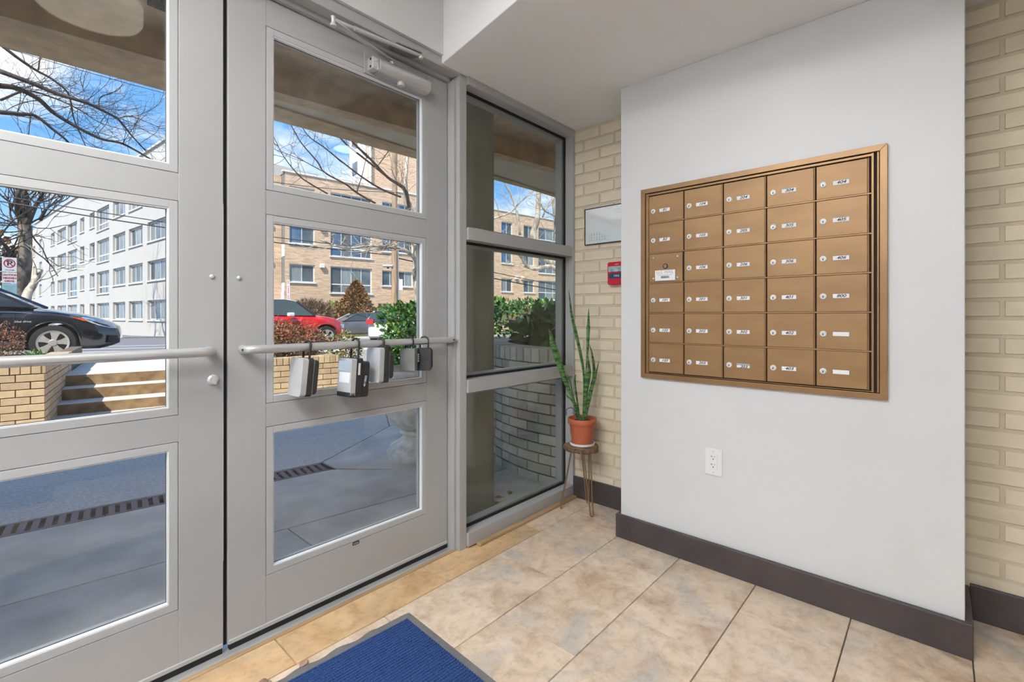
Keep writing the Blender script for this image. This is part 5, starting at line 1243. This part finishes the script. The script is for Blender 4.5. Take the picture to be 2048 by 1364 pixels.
q.build('limbs', 'barkpale', t, smooth='all')
q = MB(); C_ = lambda pts, D0, D1: [vpt(540 + x / 5.93, 200 + y / 5.93, D0 + (D1 - D0) * i / (len(pts) - 1)) for i, (x, y) in enumerate(pts)]
for pts, r0, r1 in (([(1650, 1300), (1600, 1060), (1400, 920), (1200, 710), (1000, 520), (860, 350), (800, 260)], .07, .02), ([(1600, 1060), (1420, 930), (1100, 680), (900, 520), (690, 290), (600, 200)], .05, .014), ([(1550, 1150), (1330, 1060), (1130, 940), (850, 730), (640, 560), (460, 430), (310, 210)], .04, .010), ([(1250, 1225), (1030, 1100), (900, 1000), (650, 860), (560, 730), (380, 520), (260, 320), (200, 200)], .04, .009), ([(680, 1110), (440, 970), (330, 880), (170, 680), (35, 420)], .03, .01),
                    ([(650, 860), (350, 700), (40, 580)], .018, .006), ([(1030, 1090), (1090, 900), (1150, 640)], .02, .007), ([(1280, 780), (1440, 560), (1500, 500)], .02, .008)):
    limb(q, R, C_(pts, D_ - .5, D_ - 5), r0, r1, 8, .9, .010, 2, .2, 6, .004)
q.build('branches', 'barkbrown', t, smooth='all')
# tree behind the sidelight
R = random.Random(54)
t = thing('sycamore_tree', 'pale mottled tree seen through the sidelight above the hedge', 'tree', (0, 0, 0))
D_ = 18; q = MB(); q.tube(bez([vpt(1165, 690, D_), vpt(1150, 600, D_), vpt(1125, 545, D_), vpt(1100, 520, D_), vpt(1072, 500, D_ + .5), vpt(1066, 470, D_ + .5), vpt(1074, 440, D_ + .5), vpt(1077, 400, D_ + .5), vpt(1081, 340, D_ + .5)], 5), [.26] * 6 + [.22] * 5 + [.2] * 5 + [.17] * 5 + [.14] * 5 + [.12] * 5 + [.1] * 5 + [.08] * 5, 10); q.build('trunk', 'barkpale', t, smooth=60)
q = MB()
for pts, r0, r1 in (([vpt(1122, 545, D_), vpt(1100, 533, D_ - .5), vpt(1070, 538, D_ - 1), vpt(1052, 530, D_ - 1), vpt(1040, 510, D_ - 1.5), vpt(1020, 498, D_ - 2)], .09, .04), ([vpt(1118, 530, D_), vpt(1112, 460, D_ + 1), vpt(1108, 420, D_ + 1), vpt(1104, 380, D_ + 1), vpt(1100, 340, D_ + 1)], .09, .04), ([vpt(1112, 432, D_ + 1), vpt(1090, 422, D_), vpt(1078, 404, D_)], .04, .015), ([vpt(1040, 470, D_), vpt(1035, 430, D_), vpt(1022, 390, D_), vpt(1006, 360, D_)], .05, .02), ([vpt(985, 438, D_ - 2), vpt(1020, 425, D_ - 2), vpt(1040, 405, D_ - 2), vpt(1072, 378, D_ - 2)], .035, .012), ([vpt(1085, 435, D_), vpt(1098, 405, D_), vpt(1112, 380, D_)], .03, .01)):
    limb(q, R, pts, r0, r1, 8, 1.0, .014, 2, .2, 7, .005)
q.build('limbs', 'barkpale', t, smooth='all')
# ------------------------------------------------------------------ utility pole, wires, signs
pp = vpt(789, 690, 26); gz = G_(pp.x, pp.y) - .1
t = thing('utility_pole', 'wooden utility pole with a grey street lamp arm', 'utility pole', (pp.x, pp.y, gz))
MB().tube([(0, 0, 0), (0, 0, 5), (.02, 0, 13)], [.17, .155, .13], 12).build('pole', 'polewood', t, smooth=50)
MB().tube([(.17, -.1, 1.5), (.17, -.1, 6.0)], .035, 6).build('conduit', 'galv', t)
lx = -CR * .62; v_ = vpt(776, 532, 25.9) - Vector((pp.x, pp.y, gz))
q = MB().obox(v_, CR * .30, CF * .13, Vector((0, 0, .07))); q.build('lamp_head', 'galv', t, bevel=.05)
MB().tube([(0, 0, v_.z - .15), tuple(v_ + CR * .28)], .035, 8).build('lamp_arm', 'galv', t)
MB().tube([tuple(v_ + Vector((0, 0, -.07))), tuple(v_ + Vector((0, 0, -.14)))], .06, 8).build('photocell', 'dgrey', t)
def wire(pts, r, label):
    a = [vpt(*p_) for p_ in pts]; n = 14; P = []
    for i in range(n + 1):
        f = i / n; P.append(a[0].lerp(a[1], f) - Vector((0, 0, .25 * 4 * f * (1 - f))))
    tag(MB().tube(P, r, 5).build('overhead_wire', 'black'), label, 'wire', 'overhead wires')
wire([(-160, 362, 20), (780, 500, 26)], .022, 'upper black cable crossing in front of the white block')
wire([(-160, 374, 20), (780, 510, 26)], .030, 'thick black cable just below the upper cable by the white block')
wire([(-160, 20, 12), (620, 240, 22)], .010, 'thin high wire crossing the sky above the street tree limbs')
wire([(-160, 42, 12), (620, 250, 22)], .010, 'second thin wire just below the high sky wire')
wire([(789, 500, 26), (1330, 605, 40)], .025, 'cable passing the brick building in the sidelight')
wire([(789, 515, 26), (1330, 612, 40)], .035, 'lower cable with splice passing the brick building in the sidelight')
wire([(380, 335, 22), (800, 385, 26)], .018, 'wire in front of the brick parapet')
# no parking sign
D_ = 13; up = Vector((0, 0, 1)); tilt = math.radians(-5.5)
o = vpt(19, 585, D_); r_ = (CR * math.cos(.75) + CF * -math.sin(.75) * .0 + CF * .0).normalized()
r_ = (E1 * .9 + E2 * .1).normalized(); u_ = (up + r_ * .08).normalized()
gz = G_(o.x, o.y) - .3
t = thing('parking_sign', 'white no parking sign stacked over a hidden drive caution sign', 'sign', mtx=wallmtx((o.x, o.y, o.z), r_, (u_ - r_ * u_.dot(r_)).normalized()))
sg_w = .14
MB().box((-.03, -2.2, -.05), (.03, .95, -.012)).build('post', 'galv', t)
MB().box((-sg_w, .56, 0), (sg_w, .96, .008)).build('upper_plate', 'signw', t, bevel=.01)
q = MB(); n = 28
vs = []
for k in range(n):
    a = 2 * PI * k / n; vs += [(.088 * math.cos(a), .80 + .095 * math.sin(a), .010), (.115 * math.cos(a), .80 + .122 * math.sin(a), .010)]
q.add(vs, [(2 * k, 2 * k + 1, (2 * k + 3) % (2 * n), (2 * k + 2) % (2 * n)) for k in range(n)]); q.obox((0, .80, .0125), (.072, -.075, 0), (.009, .010, 0), (0, 0, .001)); q.build('prohibition_ring', 'signred', t)
text_mesh('P', .20, 'ink', 'lettering', t, T(0, .80, .011), sx=1.1, bold=.004)
MB().box((-.085, .612, .008), (.06, .622, .010)).add([(.06, .600, .010), (.10, .617, .010), (.06, .634, .010)], [(0, 1, 2)]).build('arrow', 'ink', t)
MB().box((-sg_w, .25, 0), (sg_w, .545, .008)).build('middle_plate', 'signw', t, bevel=.01)
for i, s_ in enumerate(('CAUTION', 'HIDDEN', 'DRIVE')): text_mesh(s_, .068, 'signred', 'lettering', t, T(0, .48 - i * .085, .010), sx=1.0, bold=.003)
MB().box((-sg_w, -.08, 0), (sg_w, .24, .008)).build('lower_plate', 'teal', t, bevel=.01)
q = MB(); [q.box((-.10, .18 - i * .045, .008), (.10 - .03 * (i % 2), .190 - i * .045, .010)) for i in range(5)]; q.build('small_print', 'galv', t)
MB().box((-sg_w, -.21, 0), (sg_w, -.085, .008)).build('bottom_plate', 'green', t, bevel=.01)
# narrow vertical sign by the red car
o = vpt(577, 600, 17); gz = G_(o.x, o.y)
t = thing('parking_sign', 'narrow vertical no parking sign behind the red car', 'sign', mtx=wallmtx((o.x, o.y, gz), tuple(CR), (0, 0, 1)))
hz = o.z - gz
MB().box((-.02, 0, -.04), (.02, hz + .1, -.005)).build('post', 'galv', t)
MB().box((-.05, hz + .0, 0), (.05, hz + .72, .006)).build('plate', 'signw', t)
for i, ch in enumerate('NO PARKING'):
    if ch != ' ': text_mesh(ch, .075, 'signred', 'lettering', t, T(0, hz + .675 - i * .068, .008), bold=.003)
o = vpt(802, 580, 28.0)
gz = G_(o.x, o.y)
t = thing('street_sign', 'blank white rectangular sign plate beside the utility pole', 'sign', mtx=wallmtx((o.x, o.y, gz), tuple(CR), (0, 0, 1)))
hz = o.z - gz
MB().box((-.13, 0, -.05), (-.09, hz + .7, -.01)).build('post', 'galv', t); MB().box((-.10, hz, 0), (.10, hz + .64, .008)).build('plate', 'signw', t)

# put each tree's empty at the foot of its trunk
bpy.context.view_layer.update()
for o in list(bpy.data.objects):
    if o.type == 'EMPTY' and o.get('category') == 'tree' and o.location.length < 1e-6:
        tr = next(c for c in o.children if c.name.startswith('trunk'))
        v = min((v.co for v in tr.data.vertices), key=lambda c: c.z); b = Vector((v.x, v.y, v.z))
        for c in o.children: c.data.transform(Matrix.Translation(-b))
        o.location = b
